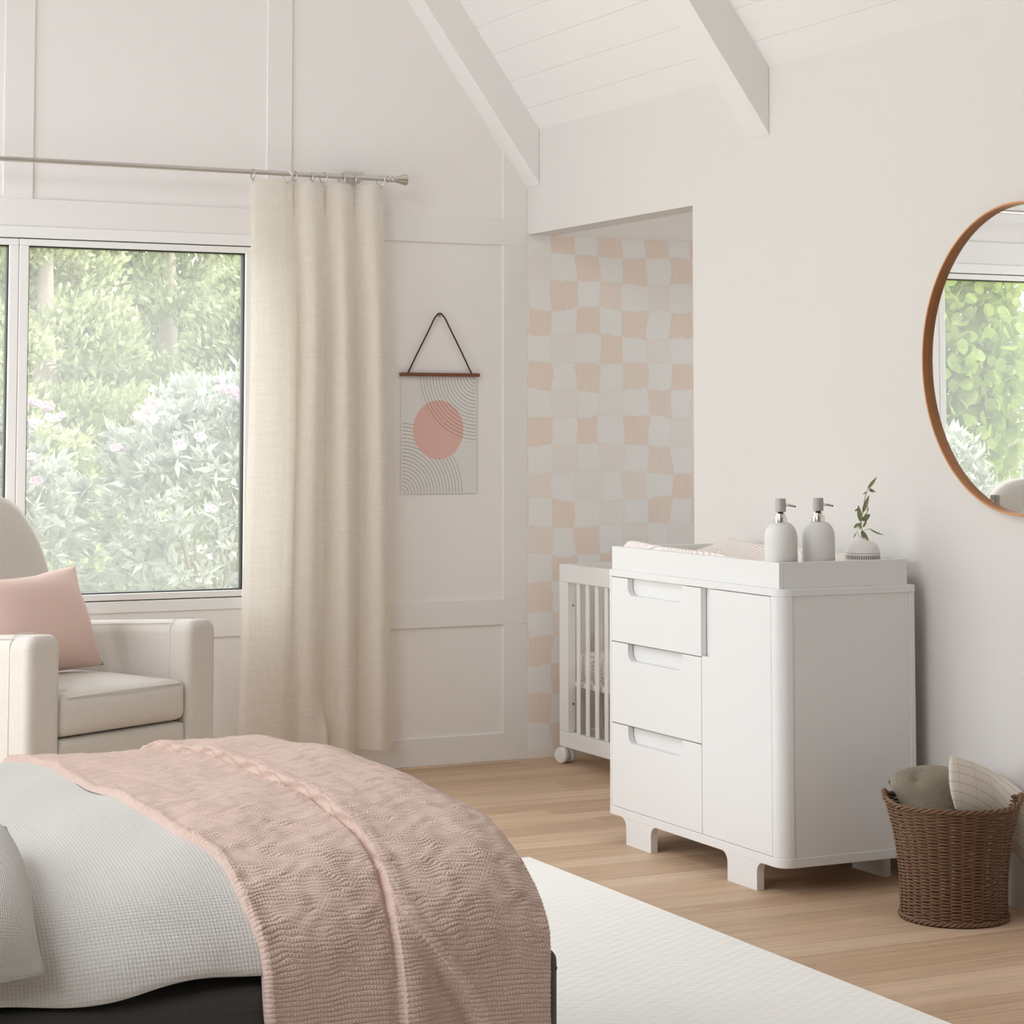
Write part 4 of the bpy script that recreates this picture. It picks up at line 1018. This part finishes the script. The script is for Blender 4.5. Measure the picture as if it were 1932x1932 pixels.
def shrub(c, R, H, nros, label, fl, name='flowering_shrub', ucl=None):
    t = thing(name, label, 'shrub', (c[0], c[1], GZ), group='flowering shrubs outside the window')
    st = MB()
    for k_ in range(16):
        a = rng.uniform(0, 2 * PI); e = rng.uniform(.3, .95)
        tip = np.array([c[0] + R * e * math.cos(a) * .8, c[1] + R * e * math.sin(a) * .8, GZ + H * rng.uniform(.45, .9)])
        b0 = np.array([c[0], c[1], GZ]); midp = b0 * .5 + tip * .5 + np.array([rng.uniform(-.1, .1), rng.uniform(-.1, .1), -.05])
        P = catmull([b0, b0 * .8 + tip * .2 + np.array([0, 0, .08]), midp, tip], 12); st.tube([tuple(q) for q in P], list(np.linspace(.028, .006, 12)), 6)
    st.build('stem', M['bark'], t, smooth=True)
    d = rng.normal(size=(nros, 3)); d /= np.linalg.norm(d, axis=1, keepdims=True); d[:, 2] = np.where(d[:, 2] < -.42, -d[:, 2], d[:, 2])
    rad = rng.uniform(.55, 1.0, size=(nros, 1)) ** .5 * (1 + .12 * np.sin(d[:, :1] * 7 + d[:, 1:2] * 9))
    cc = np.array([c[0], c[1], GZ + H * .60]) + d * rad * np.array([R, R, H * .42])
    per = 9
    C = np.repeat(cc, per, axis=0); D = np.repeat(d, per, axis=0)
    ax = D * .8 + rng.normal(size=C.shape) * .75; ax[:, 2] += .25
    m = leaves(C, ax, rng.uniform(.060, .11, len(C)), rng.uniform(.020, .033, len(C)), .12)
    m.build('foliage', M['shrub'], t)
    for (u, v, dy) in fl:
        p = at(u, v, y=c[1] + dy); f = MB()
        for k_ in range(rng.randint(5, 8)):
            q = p + rng.normal(size=3) * np.array([.009, .009, .005]); a0 = rng.uniform(0, 6)
            for j in range(5):
                a = a0 + j * 2 * PI / 5; f.grid([[tuple(x) for x in r] for r in leaf_grid(q, q + np.array([math.cos(a) * .020, -.008, math.sin(a) * .016 + .004]), .018, 0, 4, Vector((0, -1, .3)), .1)])
        f.build('flower', M['petal'], t)
    return t
shrub((3.27, 9.6, GZ), .64, 1.72, 900, 'large silvery flowering shrub behind the curtain side of the window', [(288, 762, -.3), (281, 775, -.35), (286, 792, -.5), (262, 786, -.4), (380, 740, -.4), (418, 716, -.4), (436, 732, -.5), (446, 744, -.5), (420, 738, -.5), (340, 838, -.75), (378, 828, -.75), (398, 962, -.8), (218, 845, -.5)])
shrub((2.0, 9.7, GZ), .60, 1.55, 620, 'smaller silvery flowering shrub rising behind the armchair', [(70, 762, -.3), (90, 768, -.4), (112, 786, -.4), (65, 797, -.5), (95, 790, -.5), (58, 862, -.6), (66, 908, -.6), (52, 758, -.3)])
shrub((.78, 9.6, GZ), .58, 1.5, 420, 'silvery flowering shrub outside the left window pane', [])
def conifer(x, y, H, R, mat, label, n=2600, leaf=.22, top=.12):
    t = thing('conifer', label, 'tree', (x, y, GZ), group='trees at the end of the garden'); n = int(n * 4.4); leaf *= .50
    MB().tube([(x, y, GZ), (x, y, GZ + H * .5), (x, y, GZ + H * .96)], [.16, .1, .02], 8).build_core(x, y, H, R, rng).build('trunk', M['bark'], t, smooth=True)
    nb_ = 46; hs = rng.uniform(.06, .97, nb_); an = rng.uniform(0, 2 * PI, nb_)
    k_ = rng.randint(0, nb_, n); h = hs[k_] + rng.normal(size=n) * .02; prof = np.clip((1 - h), .0, 1) ** .5 * (1 - .3 * np.exp(-h * 12)) + top * .2
    e = rng.uniform(.25, 1.0, n) ** .6; a = an[k_] + rng.normal(size=n) * .30
    C = np.stack([x + R * prof * e * np.cos(a), y + R * prof * e * np.sin(a), GZ + H * h + .35 * R * prof * e * np.sin(hs[k_] * 40) * .4], axis=1)
    ax = np.stack([np.cos(a) * .7, np.sin(a) * .7, np.full(n, .9)], axis=1) + rng.normal(size=(n, 3)) * .5
    leaves(C, ax, rng.uniform(.6, 1.3, n) * leaf, rng.uniform(.5, 1.0, n) * leaf * .62, .1).build('crown', M[mat], t)
    return t
conifer(3.65, 16.6, 2.5, 1.15, 'conB', 'low bushy pale conifer above the smaller shrub', 3200, .17)
conifer(6.05, 17.4, 2.9, 1.15, 'conA', 'low green conifer rising behind the large shrub', 3000, .17)
conifer(5.0, 20.2, 4.5, 1.25, 'conB', 'pale yellow-green conifer in the middle of the window view', 4200, .20)
conifer(7.5, 20.6, 4.2, 1.3, 'conB', 'broad yellow-green conifer beside the curtain', 4200, .21)
conifer(4.3, 24.0, 6.4, 1.6, 'conC', 'grey brown conifer behind the pale green ones', 3800, .24)
conifer(7.4, 24.2, 5.4, 1.6, 'conA', 'tall soft green conifer at the right of the view', 4200, .26)
conifer(2.5, 20.4, 4.4, 1.2, 'conA', 'green conifer behind the window mullion', 3600, .22)
conifer(.1, 20.6, 4.6, 1.3, 'conA', 'green conifer left of the mullion', 2600, .26)
conifer(10.6, 24.0, 5.0, 1.6, 'conA', 'soft green conifer hidden partly by the curtain', 2600, .28)
conifer(5.9, 28.0, 7.6, 1.9, 'conA', 'tallest green conifer at the back of the garden', 3600, .32)
conifer(9.2, 28.2, 7.4, 1.8, 'conB', 'back row pale conifer toward the curtain', 3000, .32)
conifer(3.9, 31.5, 8.2, 2.2, 'conA', 'far back row conifer left of centre', 3600, .34)
conifer(8.0, 32.2, 8.4, 2.2, 'conB', 'far back row pale conifer right of centre', 3600, .34)
conifer(11.8, 32.5, 7.0, 2.0, 'conA', 'far back row conifer nearest the curtain', 3600, .34)
conifer(.6, 27.5, 6.4, 1.9, 'conB', 'back row pale conifer behind the mullion', 3000, .34)
conifer(-9.3, 23.0, 5.0, 1.7, 'conB', 'pale conifer seen in the mirror behind the lime tree', 3400, .26)
conifer(-13.0, 24.0, 5.4, 1.8, 'conB', 'pale conifer at the far left corner of the garden', 3400, .26)
conifer(-11.2, 28.5, 6.5, 2.0, 'conA', 'soft green conifer in the back row at the far left', 3400, .32)
# broadleaf tree that the round mirror shows
t = thing('lime_tree', 'lime green broadleaf tree reflected in the round mirror', 'tree', (-1.05, 11.6, GZ))
MB().tube([tuple(p) for p in catmull([(-.7, 11.9, GZ), (-.75, 11.8, .8), (-.85, 11.6, 1.6), (-.95, 11.5, 2.6)], 16)], list(np.linspace(.09, .04, 16)), 8).build('trunk', M['bark'], t, smooth=True)
b = MB()
for k_ in range(14):
    z0_ = rng.uniform(.7, 2.2); p0 = np.array([-.8, 11.65, z0_]); tip = p0 + np.array([rng.uniform(-.8, .8), rng.uniform(-.8, .3), rng.uniform(-.1, .6)])
    b.tube([tuple(q) for q in catmull([p0, (p0 + tip) / 2 + np.array([0, 0, .08]), tip], 10)], list(np.linspace(.022, .005, 10)), 6)
b.build('branch', M['bark'], t, smooth=True)
n = 3600; d = rng.normal(size=(n, 3)); d /= np.linalg.norm(d, axis=1, keepdims=True)
C = np.array([-.75, 11.45, 1.75]) + d * (rng.uniform(.2, 1, (n, 1)) ** .5) * np.array([.60, .6, 1.25])
ax = rng.normal(size=(n, 3)) + np.array([0, 0, -.7])
leaves(C, ax, rng.uniform(.07, .12, n), rng.uniform(.06, .09, n), .1, True).build('foliage', M['lime'], t)

# ------------------------------------------------------------------ light
wd = bpy.data.worlds.new('overcast sky'); S.world = wd; wd.use_nodes = True
bg = wd.node_tree.nodes['Background']; bg.inputs[0].default_value = (.935, .975, 1.02, 1); bg.inputs[1].default_value = 5.0
def portal(name, loc, rot, sx, sy):
    l = bpy.data.lights.new(name, 'AREA'); l.shape = 'RECTANGLE'; l.size = sx; l.size_y = sy; l.cycles.is_portal = True
    o = bpy.data.objects.new(name, l); COL.objects.link(o); o.location = loc; o.rotation_euler = rot; return o
portal('window_portal', ((WX0 + WX1) / 2, yb + .21, (WZ0 + WZ1) / 2), (-PI / 2, 0, 0), WX1 - WX0, WZ1 - WZ0)
for a, b_, c_, d in LW: portal('window_portal', (XL - .21, (a + b_) / 2, (c_ + d) / 2), (0, -PI / 2, 0), d - c_, b_ - a)
sun = bpy.data.lights.new('sun', 'SUN'); sun.energy = 4.0; sun.angle = .02; sun.color = (1, .96, .88)
sk_a = math.atan(SL); portal('window_portal', ((KX0 + KX1) / 2 - .22 * math.sin(sk_a), (KY0 + KY1) / 2, WH + ((KX0 + KX1) / 2 - XL) * SL + .22 * math.cos(sk_a)), (0, -sk_a, 0), (KX1 - KX0) / math.cos(sk_a), KY1 - KY0)
so = bpy.data.objects.new('sun', sun); COL.objects.link(so); so.rotation_euler = Vector((-.80, .28, -1.05)).to_track_quat('-Z', 'Y').to_euler()

S.view_settings.view_transform = 'Standard'; S.view_settings.look = 'None'; S.view_settings.gamma = 1; S.view_settings.use_curve_mapping = False
S.view_settings.exposure = 0.28
S.cycles.use_denoising = True
try: S.cycles.denoiser = 'OPENIMAGEDENOISE'; S.cycles.denoising_input_passes = 'RGB_ALBEDO_NORMAL'
except Exception: pass
S.cycles.diffuse_bounces = 7; S.cycles.max_bounces = 12; S.cycles.transparent_max_bounces = 16
S.cycles.sample_clamp_indirect = 10; S.cycles.caustics_reflective = False; S.cycles.caustics_refractive = False
